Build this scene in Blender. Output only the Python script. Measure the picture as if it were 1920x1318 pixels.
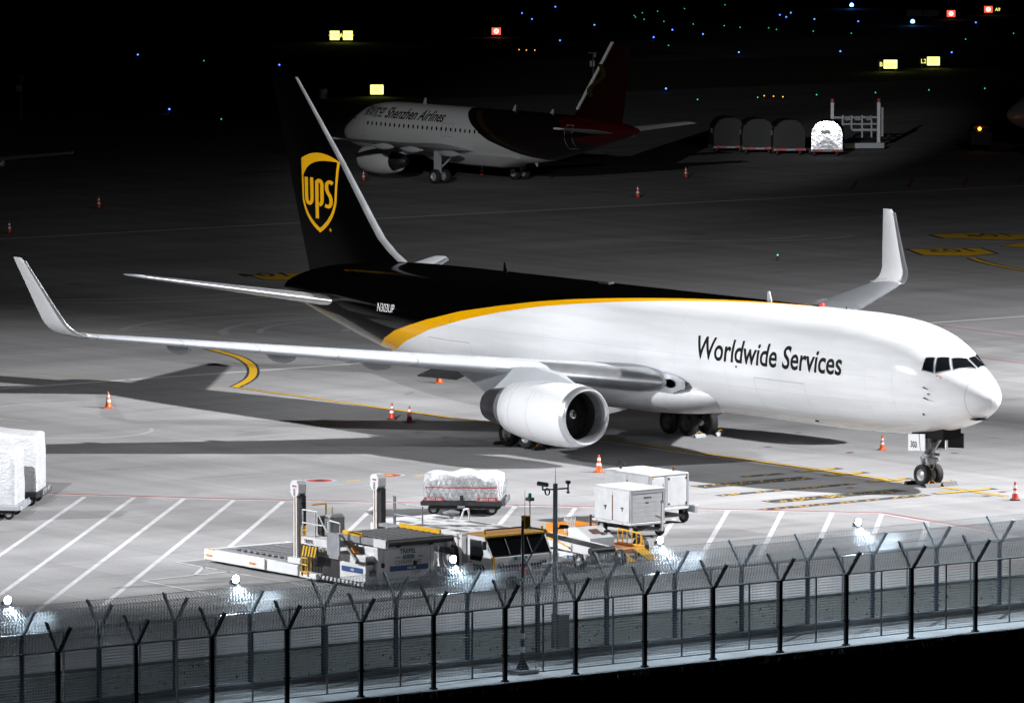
import bpy, bmesh, math, random
import numpy as np
from mathutils import Vector, Matrix, Euler
R = math.radians
for o in list(bpy.data.objects): bpy.data.objects.remove(o)
scene = bpy.context.scene
COL = scene.collection
random.seed(7); RNG = np.random.default_rng(7)

# ------------------------------------------------------------------ camera
# metres; X runs forward along the freighter's axis, Y to its port side, origin under its nose wheel
cam_d = bpy.data.cameras.new('camera'); cam = bpy.data.objects.new('camera', cam_d); COL.objects.link(cam)
cam.location = (216.35, -182.74, 32.33)
cam.rotation_euler = (R(90) - 0.0920, 0, 0.9331)
cam_d.sensor_fit = 'HORIZONTAL'; cam_d.sensor_width = 36.0
cam_d.lens = 36.0 * 12300 / 1920
cam_d.shift_x = 0.0; cam_d.shift_y = -19.0 / 1920
cam_d.clip_start = 1.0; cam_d.clip_end = 4000
scene.camera = cam

# ------------------------------------------------------------------ night sky
world = bpy.data.worlds.new('World'); scene.world = world; world.use_nodes = True
wn = world.node_tree.nodes; wl = world.node_tree.links
sky = wn.new('ShaderNodeTexSky'); sky.sky_type = 'NISHITA'; sky.sun_disc = False
sky.sun_elevation = R(-4); sky.sun_rotation = R(120)
wl.new(sky.outputs[0], wn['Background'].inputs[0]); wn['Background'].inputs[1].default_value = 0.008

# ------------------------------------------------------------------ apron floodlights on their masts (out of frame), plus added fill
def flood(name, loc, aim, power, cone, blend, col, rad=0.45):
    d = bpy.data.lights.new(name, 'SPOT'); d.energy = power; d.spot_size = R(cone); d.spot_blend = blend
    d.color = col; d.shadow_soft_size = rad
    o = bpy.data.objects.new(name, d); COL.objects.link(o); o.location = loc
    o.rotation_euler = (Vector(aim) - Vector(loc)).to_track_quat('-Z', 'Y').to_euler()
    return o
KW = 1.23e6
MA = (58, -104, 48); MB_ = (22, 24, 36)
MD = (-36, -88, 38)
for aim, cone, pw in (((-46, -4, 4), 14, .115), ((-30, -2, 5), 12, .10), ((-36, -22, 2), 16, .33), ((-40, 2, 8), 12, .50), ((-60, 4, 0), 12, .05), ((-31, 24, 7), 7, .46), ((-16, -36.5, 1.5), 11, .11), ((-3.6, -22.4, 1.3), 6, .13), ((-161, 100, 3), 9, .50), ((-118, 44, 0), 11, .10), ((-176, 138, 1.5), 3.0, .6)):  # extra narrow heads added to brighten winglet, airliner, far apron and containers
    flood('apron_floodlight', MA, aim, pw * KW, cone, 0.9, (0.965, 0.98, 1.0), 0.6)
for aim, cone, pw in (((0, -4, 3), 22, .088), ((-12, -6, 3), 22, .18), ((-20, -4, 4), 18, .028), ((2, -22, 1), 24, .09), ((8, -38, 1), 24, .23), ((-15, -38, 1), 20, .04), ((-3, -46, 0), 28, .07)):
    flood('apron_floodlight', MD, aim, pw * KW, cone, 0.8, (0.965, 0.98, 1.0), 0.5)
for aim, cone, bl, pw in (((-12, -16, 0), 90, .9, .155), ((-52, -22, 0), 50, 1, .022), ((2, -44, 0), 56, 1, .028), ((-25, -42, 0), 50, 1, .13), ((-50, 40, 0), 44, 1, .13), ((-70, -5, 0), 30, 1, .37), ((-20, 50, 0), 60, 1, .48), ((-44, -16, 0), 24, 1, .22), ((8, 2, 0), 46, 1, .05)):
    flood('apron_floodlight', MB_, aim, pw * KW, cone, bl, (0.985, 0.985, 1.0), 0.5)
flood('path_fill_light', MB_, (34.5, -36, 0), .30 * KW, 30, 1, (.72, .87, 1.0), 0.4)  # added blue fill, backing up the fence lamps on the path

vs = scene.view_settings; vs.view_transform = 'Standard'; vs.look = 'None'; vs.exposure = 0.16; vs.gamma = 1.0
vs.use_curve_mapping = False
scene.render.engine = 'CYCLES'
scene.cycles.diffuse_bounces = 2
scene.render.resolution_x = 1024; scene.render.resolution_y = 702

# ------------------------------------------------------------------ materials
MATS = {}
def mat(name, col, rough=0.5, metal=0.0, var=0.12, vscale=3.0, bump=0.0, bscale=40.0, coat=0.0, emit=None, estr=0.0, spec=0.5, stretch=(1, 1, 1)):
    if name in MATS: return MATS[name]
    m = bpy.data.materials.new(name); m.use_nodes = True; nt = m.node_tree; n = nt.nodes; l = nt.links
    b = n['Principled BSDF']; b.inputs['Roughness'].default_value = rough; b.inputs['Metallic'].default_value = metal
    b.inputs['Coat Weight'].default_value = coat; b.inputs['Specular IOR Level'].default_value = spec
    tc = n.new('ShaderNodeTexCoord'); mp = n.new('ShaderNodeMapping'); mp.inputs['Scale'].default_value = stretch
    l.new(tc.outputs['Object'], mp.inputs['Vector'])
    nz = n.new('ShaderNodeTexNoise'); nz.inputs['Scale'].default_value = vscale; nz.inputs['Detail'].default_value = 5
    l.new(mp.outputs[0], nz.inputs['Vector'])
    rp = n.new('ShaderNodeValToRGB'); c = Vector(col)
    rp.color_ramp.elements[0].position = 0.3; rp.color_ramp.elements[1].position = 0.7
    rp.color_ramp.elements[0].color = (*(c * (1 - var)), 1); rp.color_ramp.elements[1].color = (*[min(1, v * (1 + var * 0.6)) for v in c], 1)
    l.new(nz.outputs['Fac'], rp.inputs['Fac']); l.new(rp.outputs[0], b.inputs['Base Color'])
    rr = n.new('ShaderNodeMapRange'); rr.inputs['To Min'].default_value = max(0.02, rough - 0.08); rr.inputs['To Max'].default_value = min(1, rough + 0.1)
    l.new(nz.outputs['Fac'], rr.inputs['Value']); l.new(rr.outputs[0], b.inputs['Roughness'])
    if bump > 0:
        n2 = n.new('ShaderNodeTexNoise'); n2.inputs['Scale'].default_value = bscale; n2.inputs['Detail'].default_value = 3
        l.new(mp.outputs[0], n2.inputs['Vector'])
        bp = n.new('ShaderNodeBump'); bp.inputs['Strength'].default_value = bump; bp.inputs['Distance'].default_value = 0.03
        l.new(n2.outputs['Fac'], bp.inputs['Height']); l.new(bp.outputs[0], b.inputs['Normal'])
    if emit:
        b.inputs['Emission Color'].default_value = (*emit, 1); b.inputs['Emission Strength'].default_value = estr
    MATS[name] = m; return m

# ------------------------------------------------------------------ mesh builder
def rotm(rx=0, ry=0, rz=0): return Euler((rx, ry, rz)).to_matrix()
class MB:
    def __init__(s): s.v = []; s.f = []
    def add(s, vs, fs):
        k = len(s.v); s.v += [tuple(v) for v in vs]; s.f += [tuple(i + k for i in f) for f in fs]; return s
    def box(s, c, d, rot=None, b=0.0):
        c = Vector(c); h = [x / 2 for x in d]
        if b <= 0:
            vs = [Vector((x * h[0], y * h[1], z * h[2])) for x in (-1, 1) for y in (-1, 1) for z in (-1, 1)]
            fs = [(0, 1, 3, 2), (4, 6, 7, 5), (0, 4, 5, 1), (2, 3, 7, 6), (0, 2, 6, 4), (1, 5, 7, 3)]
        else:
            b = min(b, min(h) * 0.9); vs = []; ix = {}
            for x in (-1, 1):
                for y in (-1, 1):
                    for z in (-1, 1):
                        for a in range(3):
                            q = [x * (h[0] - b), y * (h[1] - b), z * (h[2] - b)]; q[a] = (x, y, z)[a] * h[a]
                            ix[(x, y, z, a)] = len(vs); vs.append(Vector(q))
            fs = []
            for a in range(3):
                o = [i for i in range(3) if i != a]
                for sg in (-1, 1):
                    q = []
                    for (p, r) in ((-1, -1), (1, -1), (1, 1), (-1, 1)):
                        k = [0, 0, 0]; k[a] = sg; k[o[0]] = p; k[o[1]] = r; q.append(ix[(*k, a)])
                    fs.append(tuple(q))
                for p in (-1, 1):
                    for r in (-1, 1):
                        k0 = [0, 0, 0]; k0[a] = -1; k0[o[0]] = p; k0[o[1]] = r; k1 = list(k0); k1[a] = 1
                        fs.append((ix[(*k0, o[0])], ix[(*k1, o[0])], ix[(*k1, o[1])], ix[(*k0, o[1])]))
            for x in (-1, 1):
                for y in (-1, 1):
                    for z in (-1, 1): fs.append(tuple(ix[(x, y, z, a)] for a in range(3)))
        if rot is not None: vs = [rot @ v for v in vs]
        return s.add([c + v for v in vs], fs)
    def bx(s, x0, x1, y0, y1, z0, z1, b=0.0): return s.box(((x0 + x1) / 2, (y0 + y1) / 2, (z0 + z1) / 2), (abs(x1 - x0), abs(y1 - y0), abs(z1 - z0)), None, b)
    def cyl(s, p0, p1, r0, r1=None, n=12, cap=True):
        r1 = r0 if r1 is None else r1; p0 = Vector(p0); p1 = Vector(p1); d = (p1 - p0).normalized()
        a = d.orthogonal().normalized(); c = d.cross(a); vs = []
        for p, r in ((p0, r0), (p1, r1)):
            for i in range(n):
                t = 2 * math.pi * i / n; vs.append(p + (a * math.cos(t) + c * math.sin(t)) * r)
        fs = [(i, (i + 1) % n, n + (i + 1) % n, n + i) for i in range(n)]
        if cap: fs += [tuple(range(n))[::-1], tuple(range(n, 2 * n))]
        return s.add(vs, fs)
    def bar(s, p0, p1, w, h, up=(0, 0, 1)):
        p0 = Vector(p0); p1 = Vector(p1); d = (p1 - p0); L = d.length; d.normalize(); u = Vector(up)
        if abs(d.dot(u)) > 0.99: u = Vector((1, 0, 0))
        y = u.cross(d).normalized(); z = d.cross(y); m = Matrix((d, y, z)).transposed()
        return s.box((p0 + p1) / 2, (L, w, h), m)
    def tube(s, pts, r, n=8):
        for a, b in zip(pts[:-1], pts[1:]): s.cyl(a, b, r, r, n)
        return s
    def lathe(s, prof, o=(0, 0, 0), axis='x', n=40, close=False):
        o = Vector(o); vs = []; m = len(prof)
        for i in range(n):
            t = 2 * math.pi * i / n; c = math.cos(t); q = math.sin(t)
            for (a, r) in prof:
                p = {'x': (a, r * c, r * q), 'y': (r * c, a, r * q), 'z': (r * c, r * q, a)}[axis]; vs.append(o + Vector(p))
        fs = [(i * m + j, i * m + j + 1, ((i + 1) % n) * m + j + 1, ((i + 1) % n) * m + j) for i in range(n) for j in range(m - 1)]
        return s.add(vs, fs)
    def loft(s, secs, cap=True, closed=True):
        n = len(secs[0]); vs = [p for q in secs for p in q]; fs = []
        for i in range(len(secs) - 1):
            for j in range(n if closed else n - 1): fs.append((i * n + j, i * n + (j + 1) % n, (i + 1) * n + (j + 1) % n, (i + 1) * n + j))
        if cap and closed: fs += [tuple(range(n))[::-1], tuple(range((len(secs) - 1) * n, len(secs) * n))]
        return s.add(vs, fs)
    def prism(s, poly, axis, a0, a1):
        # poly in the two other axes (in xyz order), extruded along axis
        def P(u, v, a): return {'x': (a, u, v), 'y': (u, a, v), 'z': (u, v, a)}[axis]
        n = len(poly); vs = [P(u, v, a0) for u, v in poly] + [P(u, v, a1) for u, v in poly]
        return s.add(vs, [tuple(range(n))[::-1], tuple(range(n, 2 * n))] + [(i, (i + 1) % n, n + (i + 1) % n, n + i) for i in range(n)])
    def strip(s, A, B):
        n = len(A); return s.add(list(A) + list(B), [(i, i + 1, n + i + 1, n + i) for i in range(n - 1)])
    def quad(s, a, b, c, d): return s.add([a, b, c, d], [(0, 1, 2, 3)])
    def build(s, name, m, parent=None, smooth=None, loc=None, rz=0):
        me = bpy.data.meshes.new(name); me.from_pydata(s.v, [], s.f)
        bm = bmesh.new(); bm.from_mesh(me); bmesh.ops.recalc_face_normals(bm, faces=bm.faces); bm.to_mesh(me); bm.free()
        if smooth:
            me.shade_smooth(); me.set_sharp_from_angle(angle=R(smooth))
        o = bpy.data.objects.new(name, me); COL.objects.link(o)
        if m is not None:
            for mm in (m if isinstance(m, (list, tuple)) else [m]): me.materials.append(mm)
        if parent is not None: o.parent = parent
        if loc is not None: o.location = loc
        if rz: o.rotation_euler.z = rz
        return o
def tag(o, label=None, cat=None, group=None, kind=None):
    for k, v in (('label', label), ('category', cat), ('group', group), ('kind', kind)):
        if v: o[k] = v
    return o
def thing(name, label, cat, loc=(0, 0, 0), rz=0, group=None):
    o = bpy.data.objects.new(name, None); COL.objects.link(o); o.location = loc; o.rotation_euler.z = rz; o.empty_display_size = 0.5
    return tag(o, label, cat, group)
def copy_tree(o, parent=None):
    c = o.copy(); COL.objects.link(c); c.parent = parent
    for ch in o.children: copy_tree(ch, c)
    return c
def text_mesh(body, size=1.0, sx=1.0, shear=0.0, offset=0.0, align='LEFT', maxlen=0.25):
    """the glyphs of a text as a flat mesh in XY (verts, faces), finely cut so that it can follow a curved skin"""
    cu = bpy.data.curves.new('t', 'FONT'); cu.body = body; cu.size = size; cu.shear = shear; cu.offset = offset; cu.align_x = align; cu.resolution_u = 4
    ob = bpy.data.objects.new('t', cu); COL.objects.link(ob)
    dg = bpy.context.evaluated_depsgraph_get(); dg.update()
    me = bpy.data.meshes.new_from_object(ob.evaluated_get(dg))
    bm = bmesh.new(); bm.from_mesh(me)
    bmesh.ops.remove_doubles(bm, verts=bm.verts, dist=1e-5)
    if maxlen:
        ys = np.arange(-1, 2, 0.12) * size
        for y in ys: bmesh.ops.bisect_plane(bm, geom=bm.verts[:] + bm.edges[:] + bm.faces[:], plane_co=(0, y, 0), plane_no=(0, 1, 0))
    vs = [(v.co.x * sx, v.co.y) for v in bm.verts]; bm.verts.index_update(); fs = [tuple(v.index for v in f.verts) for f in bm.faces]
    bm.free(); bpy.data.objects.remove(ob); bpy.data.curves.remove(cu); bpy.data.meshes.remove(me)
    return vs, fs
def text_obj(name, m, parent, fn, *a, **k):
    vs, fs = text_mesh(*a, **k); b = MB(); b.add([fn(x, y) for x, y in vs], fs)
    return b.build(name, m, parent)
def pchip(x, y, q):
    x = np.asarray(x, float); y = np.asarray(y, float); q = np.asarray(q, float)
    h = np.diff(x); d = np.diff(y) / h; m = np.zeros(len(x)); m[0] = d[0]; m[-1] = d[-1]
    for i in range(1, len(x) - 1):
        if d[i - 1] * d[i] > 0:
            w1 = 2 * h[i] + h[i - 1]; w2 = h[i] + 2 * h[i - 1]; m[i] = (w1 + w2) / (w1 / d[i - 1] + w2 / d[i])
    i = np.clip(np.searchsorted(x, q) - 1, 0, len(h) - 1); t = (q - x[i]) / h[i]
    return (2 * t**3 - 3 * t**2 + 1) * y[i] + (t**3 - 2 * t**2 + t) * h[i] * m[i] + (-2 * t**3 + 3 * t**2) * y[i + 1] + (t**3 - t**2) * h[i] * m[i + 1]

WHITE = mat('white_gloss_paint', (0.80, 0.81, 0.83), 0.28, 0, 0.03, 0.6)
GREYP = mat('pale_grey_paint', (0.42, 0.44, 0.47), 0.45, 0, 0.06, 0.8)
ALU = mat('bare_aluminium', (0.72, 0.74, 0.77), 0.30, 0.85, 0.10, 1.2)
STEEL = mat('grey_steel', (0.30, 0.31, 0.33), 0.45, 0.6, 0.25, 4)
DARK = mat('dark_metal', (0.03, 0.03, 0.032), 0.5, 0.3, 0.3, 6)
RUBBER = mat('tyre_rubber', (0.018, 0.018, 0.019), 0.75, 0, 0.25, 8, 0.3, 60)
BLACKP = mat('black_gloss_paint', (0.0010, 0.0009, 0.0009), 0.09, 0, 0.1, 1, 0.10, 3.0)
GLASS = mat('dark_glass', (0.006, 0.007, 0.009), 0.05, 0, 0.1, 1, spec=0.8)
LINE = mat('panel_seam', (0.30, 0.31, 0.33), 0.6, 0, 0.1, 2)
YEL = mat('yellow_paint', (0.80, 0.45, 0.01), 0.45, 0, 0.15, 4)
RED = mat('red_paint', (0.65, 0.03, 0.02), 0.45, 0, 0.15, 4)
INK = mat('black_lettering', (0.002, 0.002, 0.0025), 0.5, 0, 0.05, 1, spec=0.2)
# ================================================================== the freighter
FT = np.array([
(0.00,4.05,4.05,0.00),(0.05,4.27,3.86,0.20),(0.15,4.42,3.72,0.36),(0.35,4.66,3.53,0.59),(0.8,5.02,3.24,0.93),(1.4,5.40,2.97,1.25),(2.1,5.80,2.73,1.54),(2.9,6.36,2.53,1.80),(3.6,6.68,2.39,1.98),(4.5,6.93,2.27,2.16),(5.6,7.11,2.17,2.31),(7.0,7.22,2.09,2.43),(8.8,7.26,2.04,2.50),(11,7.26,2.02,2.515),
(36,7.26,2.02,2.515),(38,7.26,2.10,2.50),(40,7.25,2.28,2.44),(42,7.22,2.56,2.32),(44,7.15,2.93,2.14),(46,7.03,3.36,1.90),(48,6.85,3.82,1.60),(49.5,6.65,4.18,1.35),(51,6.36,4.55,1.06),(52.1,6.05,4.82,.78),(52.9,5.75,5.02,.5),(53.3,5.4,5.3,.05)])
XN = 4.52
def fsec(X):
    s = np.clip(XN - np.asarray(X, float), 0, 53.3)
    return [pchip(FT[:, 0], FT[:, k], s) for k in (1, 2, 3)]
def fpt(X, th, off=0.0):
    """point of the skin at station X; th measured from the crown, + to starboard (-Y)"""
    t, b, w = [float(v) for v in fsec(X)]
    return Vector((X, -(w + off) * math.sin(th), (t + b) / 2 + ((t - b) / 2 + off) * math.cos(th)))
def fside(X, z, off=0.012):
    t, b, w = [float(v) for v in fsec(X)]; c = (t + b) / 2; h = (t - b) / 2
    k = max(-1, min(1, (z - c) / h)); th = math.acos(k); return fpt(X, th, off)

SEAM = mat('skin_seam', (.50, .51, .53), .5, 0, .1, 2)
def freighter():
    T = thing('cargo_jet', 'large white and black cargo jet with yellow stripe parked in the middle', 'aircraft')
    # ---------------- fuselage skin with its painted livery
    S = np.concatenate([np.linspace(0, 1, 26)**2 * 2.4, np.arange(2.55, 53.25, 0.22), [53.3]]); NT = 96
    th = np.linspace(0, 2 * np.pi, NT, endpoint=False)
    t, b, w = fsec(XN - S)
    P = np.stack([np.broadcast_to((XN - S)[:, None], (len(S), NT)), -w[:, None] * np.sin(th), ((t + b) / 2)[:, None] + ((t - b) / 2)[:, None] * np.cos(th)], -1)
    m = MB(); m.loft([[tuple(q) for q in row] for row in P], cap=False)
    fus = m.build('fuselage', None, T, smooth=60)
    UPL = [(-40.6,3.142),(-39.77,2.705),(-38.7,2.38),(-37.88,2.12),(-36.58,1.841),(-35.26,1.658),(-33.69,1.476),(-31.25,1.248),(-28.34,1.055),(-25.65,0.880),(-23.03,0.733),(-20.43,0.605),(-16.36,0.41),(-11.88,0.19),(-9.57,0.09),(-7.31,0.0)]
    LOW = [(-39.2,3.142),(-38.45,2.731),(-37.07,2.295),(-36.19,2.094),(-35.52,1.963),(-33.45,1.649),(-30.92,1.396),(-28.18,1.178),(-25.43,0.987),(-22.77,0.838),(-20.22,0.698),(-16.18,0.489),(-11.72,0.26),(-9.34,0.14),(-6.6,0.0)]
    Xg = P[..., 0].ravel(); tg = np.tile(th, len(S)); tg = np.where(tg > np.pi, 2 * np.pi - tg, tg)
    def sd(line):
        L = np.array(line); L = np.stack([np.interp(np.linspace(0, 1, 160), np.linspace(0, 1, len(L)), L[:, k]) for k in (0, 1)], 1); L[:, 1] *= 2.55
        q = np.stack([Xg, tg * 2.55], 1); D = np.full(len(q), 1e9)
        for a, c in zip(L[:-1], L[1:]):
            e = c - a; k = np.clip(((q - a) @ e) / (e @ e), 0, 1); D = np.minimum(D, np.linalg.norm(q - a - k[:, None] * e, axis=1))
        xb = np.interp(tg, np.array(line)[::-1, 1], np.array(line)[::-1, 0])   # station of the edge at this angle
        return np.where(Xg < xb, D, -D)
    for nm, ln in (('edge_dark', UPL), ('edge_yellow', LOW)):
        at = fus.data.attributes.new(nm, 'FLOAT', 'POINT'); at.data.foreach_set('value', sd(ln).astype(np.float32))
    fm = bpy.data.materials.new('freighter_livery'); fm.use_nodes = True; n = fm.node_tree.nodes; l = fm.node_tree.links
    bs = n['Principled BSDF']; bs.inputs['Roughness'].default_value = 0.11
    tc = n.new('ShaderNodeTexCoord'); nz = n.new('ShaderNodeTexNoise'); nz.inputs['Scale'].default_value = 0.9; nz.inputs['Detail'].default_value = 6
    mp = n.new('ShaderNodeMapping'); mp.inputs['Scale'].default_value = (0.18, 1, 2.2); l.new(tc.outputs['Object'], mp.inputs[0]); l.new(mp.outputs[0], nz.inputs['Vector'])
    rp = n.new('ShaderNodeValToRGB'); rp.color_ramp.elements[0].color = (0.725, 0.735, 0.755, 1); rp.color_ramp.elements[1].color = (0.83, 0.84, 0.86, 1); rp.color_ramp.elements[0].position = .35; rp.color_ramp.elements[1].position = .65
    l.new(nz.outputs['Fac'], rp.inputs['Fac']); cur = rp.outputs[0]
    for nm, col in (('edge_yellow', (0.80, 0.39, 0.003, 1)), ('edge_dark', (0.0010, 0.0009, 0.0009, 1))):
        a = n.new('ShaderNodeAttribute'); a.attribute_name = nm
        mr = n.new('ShaderNodeMapRange'); mr.inputs['From Min'].default_value = -0.012; mr.inputs['From Max'].default_value = 0.012; l.new(a.outputs['Fac'], mr.inputs['Value'])
        mx = n.new('ShaderNodeMix'); mx.data_type = 'RGBA'; l.new(mr.outputs[0], mx.inputs['Factor']); l.new(cur, mx.inputs[6]); mx.inputs[7].default_value = col; cur = mx.outputs[2]
    l.new(cur, bs.inputs['Base Color'])
    # faint waviness of the riveted skin
    wv = n.new('ShaderNodeTexNoise'); wv.inputs['Scale'].default_value = 2.2; wv.inputs['Detail'].default_value = 1; l.new(tc.outputs['Object'], wv.inputs['Vector'])
    bp = n.new('ShaderNodeBump'); bp.inputs['Strength'].default_value = 0.10; bp.inputs['Distance'].default_value = 0.012; l.new(wv.outputs['Fac'], bp.inputs['Height']); l.new(bp.outputs[0], bs.inputs['Normal'])
    fus.data.materials.append(fm)
    # ---------------- skin seams, doors, radome ring, probes
    sm = MB()
    def ribbon(pts, wd=0.022, off=0.004):
        A = []; B = []
        for i, (X, q) in enumerate(pts):
            a = Vector(pts[max(0, i - 1)]); c = Vector(pts[min(len(pts) - 1, i + 1)])
            d = Vector(((c - a)[0], (c - a)[1] * 2.5)); d.normalize(); nx, nt = -d.y * wd / 2, d.x * wd / 2 / 2.5
            A.append(fpt(X + nx, q + nt, off)); B.append(fpt(X - nx, q - nt, off))
        sm.strip(A, B)
    def arcs(X, a0, a1, k=24): return [(X, a0 + (a1 - a0) * i / k) for i in range(k + 1)]
    for sg in (1, -1):
        ribbon(arcs(3.60, 0, sg * 3.14), 0.03)
        ribbon(arcs(0.1, sg * 1.4, sg * 2.9), 0.006)
        for (x0, x1, q0, q1) in ((-9.0, -5.5, 1.77, 2.70), (-33.6, -30.3, 1.79, 2.6)):
            ribbon(arcs(x0, sg * q0, sg * q1), 0.018); ribbon(arcs(x1, sg * q0, sg * q1), 0.018)
            ribbon([(x0 + (x1 - x0) * i / 12, sg * q0) for i in range(13)], 0.045); ribbon([(x0 + (x1 - x0) * i / 12, sg * q1) for i in range(13)], 0.018)
        for X in (-4.0, -11.0, -14.7): ribbon(arcs(X, sg * .6, sg * 2.7), 0.008)
        for X in (-20.5, -28.5): ribbon(arcs(X, sg * 1.5, sg * 2.7), 0.008)
        [ribbon([(-33 + i, sg * (q_ + (0.25 if False else 0))) for i in range(35 if q_ > 1.4 else 24)], 0.010) for q_ in (1.52, 1.98, 2.4)]; [ribbon(arcs(X, sg * 1.3, sg * 2.75), 0.007) for X in (-1.5, -7.2, -12.9, -17.5, -24.5, -31.8)]
    sm.build('panel_seams', SEAM, fus)
    for X, q in ((1.8, 1.527), (1.8, 1.772)):
        gm = MB(); p = fpt(X, q, 0.0); gm.box(p + Vector((.0, -.03, 0)), (.10, .05, .05)); gm.bar(p + Vector((.0, -.05, 0)), p + Vector((.30, -.08, -.05)), .03, .03); gm.build('air_data_probe', DARK, fus)
    for q_, d_ in ((fpt(2.0, 1.649, .01), (.12, .03, .05)), (fpt(1.46, 2.2, 0), (.1, .04, .1)), (fpt(-10.2, 1.62, 0), (.1, .03, .1)), (fpt(-6.0, 2.6, 0), (.22, .04, .12)), (fpt(3.55, 3.0, 0), (.5, .7, .02))): gm = MB(); gm.box(q_, d_); gm.build('skin_port', DARK, fus)
    # ---------------- flight deck windows
    panes = [[(1.56,1.169),(1.52,0.873),(1.83,0.75),(2.07,1.085)], [(2.16,1.05),(1.93,0.70),(2.24,0.47),(2.64,0.75)], [(2.76,0.68),(2.34,0.42),(2.60,0.045),(3.24,0.05)]]
    for sg in (1, -1):
        for q in panes:
            q = [(x, a * sg) for x, a in q]; cx = sum(x for x, _ in q) / 4; ca = sum(a for _, a in q) / 4
            for nm, gr, off, mt in (('window_frame', 1.15, 0.010, mat('window_frame_grey', (.30, .31, .33), .4, .2, .1, 2)), ('cockpit_window', 1.0, 0.024, GLASS)):
                qq = [(cx + (x - cx) * gr, ca + (a - ca) * gr) for x, a in q]; b2 = MB(); N = 8
                for i in range(N):
                    rows = []
                    for u in (i / N, (i + 1) / N):
                        rows.append([fpt((1-u)*((1-v)*qq[0][0]+v*qq[3][0])+u*((1-v)*qq[1][0]+v*qq[2][0]), (1-u)*((1-v)*qq[0][1]+v*qq[3][1])+u*((1-v)*qq[1][1]+v*qq[2][1]), off) for v in np.linspace(0, 1, 9)])
                    b2.strip(rows[0], rows[1])
                b2.build(nm, mt, fus, smooth=60)
    for sg in (1, -1):
        b2 = MB(); a = fpt(3.28, .1 * sg, .02); c = fpt(2.95, .45 * sg, .04); b2.cyl(a, c, .014, n=6); b2.build('wiper', DARK, fus)
    b2 = MB()
    for i in range(9):
        a = math.pi * (0.1 + .8 * i / 8); b2.box(fpt(2.35 + .12 * math.cos(a), 1.14 - .05 * math.sin(a), .006), (.035, .01, .03))
    b2.build('rescue_mark', RED, fus)
    # ---------------- lettering on the starboard and port skin
    vs, fs = text_mesh('Worldwide Services', 1.42, 0.74, 0.0, 0.024)
    x0 = min(v[0] for v in vs); x1 = max(v[0] for v in vs); k = 10.2 / (x1 - x0)
    for sg, nm in ((1, 'lettering'),):
        b2 = MB(); b2.add([fside(-13.15 + (x - x0) * k, 4.70 + y * 0.98 , .008) for x, y in vs], fs); b2.build(nm, INK, fus)
    WL = mat('white_lettering', (0.8, 0.8, 0.8), 0.4, 0, 0.02, 1)
    vs, fs = text_mesh('N303UP', 0.58, 0.72, 0.0, 0.0); x0 = min(v[0] for v in vs); x1 = max(v[0] for v in vs); k = 1.5 / (x1 - x0)
    b2 = MB(); b2.add([fside(-38.0 + (x - x0) * k, 5.02 + y * 0.98, .008) for x, y in vs], fs); b2.build('lettering', WL, fus)
    # antennas and beacons on the crown
    for X, h, mt, nm in ((-30.6, .42, BLACKP, 'blade_antenna'), (-10.8, .42, GREYP, 'blade_antenna')):
        z = float(fsec(X)[0]); b2 = MB(); b2.prism([(X, z - .05), (X - .34, z - .05), (X - .30, z + h), (X - .18, z + h)], 'y', -.025, .025); b2.build(nm, mt, fus)
    b2 = MB(); b2.lathe([(-.05, .14), (.08, .13), (.15, .08), (.17, .001)], (-7.3, 0, 7.26), 'z', 14); b2.build('beacon', RED, fus, smooth=50)
    [MB().box(q_, d_).build('crown_fitting', DARK, fus) for q_, d_ in (((-7.7, 0, 7.25), (.5, .2, .1)), ((-5.6, 0, 7.24), (.06, .03, .25)), ((-23, 0, 7.27), (.8, .3, .1)))]
    b2 = MB(); b2.prism([(-40.6, 2.45), (-40.95, 2.5), (-41.05, 2.0), (-40.85, 2.0)], 'y', -.03, .03); b2.build('drain_mast', DARK, fus)
    # ---------------- wing-body fairing
    m = MB(); sec = []
    for u in np.linspace(-1, 1, 40):
        f = max(0.02, (1 - abs(u)**2.6))**0.5; X = -21.6 + 9.9 * u; a = 2.86 * (0.35 + .65 * f); h = 1.30 * f + .02
        sec.append([(X, a * math.cos(q), 2.95 + h * math.sin(q)) for q in np.linspace(0, 2 * math.pi, 48, endpoint=False)])
    m.loft(sec); m.build('belly_fairing', WHITE, T, smooth=60)
    # ---------------- lifting surfaces
    def foil(n=15, tc=0.11, camber=0.012, x1=1.0, side=None):
        xs = x1 * (1 - np.cos(np.linspace(0, np.pi / 2 if x1 < 1 else np.pi, n))) / (1 if x1 < 1 else 2)
        yt = 5 * tc * (0.2969 * np.sqrt(xs) - 0.126 * xs - 0.3516 * xs**2 + 0.2843 * xs**3 - 0.1036 * xs**4)
        yc = camber * 4 * xs * (1 - xs)
        up = list(zip(xs, yc + yt)); lo = list(zip(xs, yc - yt))
        return up[::-1] + lo[1:]                       # TE upper -> LE -> TE lower
    def place(pts, le, ch, nrm, sg, drop=0.0, off=0.0):
        le = Vector(le); nrm = Vector(nrm); out = []
        for x, y in pts:
            o = off if y >= 0 else -off
            q = le + Vector((-(x * ch) + (off if x < .02 else 0), 0, -drop * x * ch)) + nrm * (y * ch + o); out.append((q.x, q.y * sg, q.z))
        return out
    WY = [1.6, 2.7, 4.2, 7.9, 23.6]; WX = [-14.2, -15.2, -16.35, -19.05, -30.14]; WZ = [3.32, 3.45, 3.60, 4.03, 5.52]
    TY = [1.6, 4.5, 8.3, 23.6]; TX = [-24.6, -25.1, -25.95, -32.45]
    CY = [1.6, 7.9, 16, 23.6]; CT = [.135, .115, .105, .10]
    def wing_at(y): return (np.interp(y, WY, WX), np.interp(y, WY, WZ), np.interp(y, TY, TX), np.interp(y, CY, CT))
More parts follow.
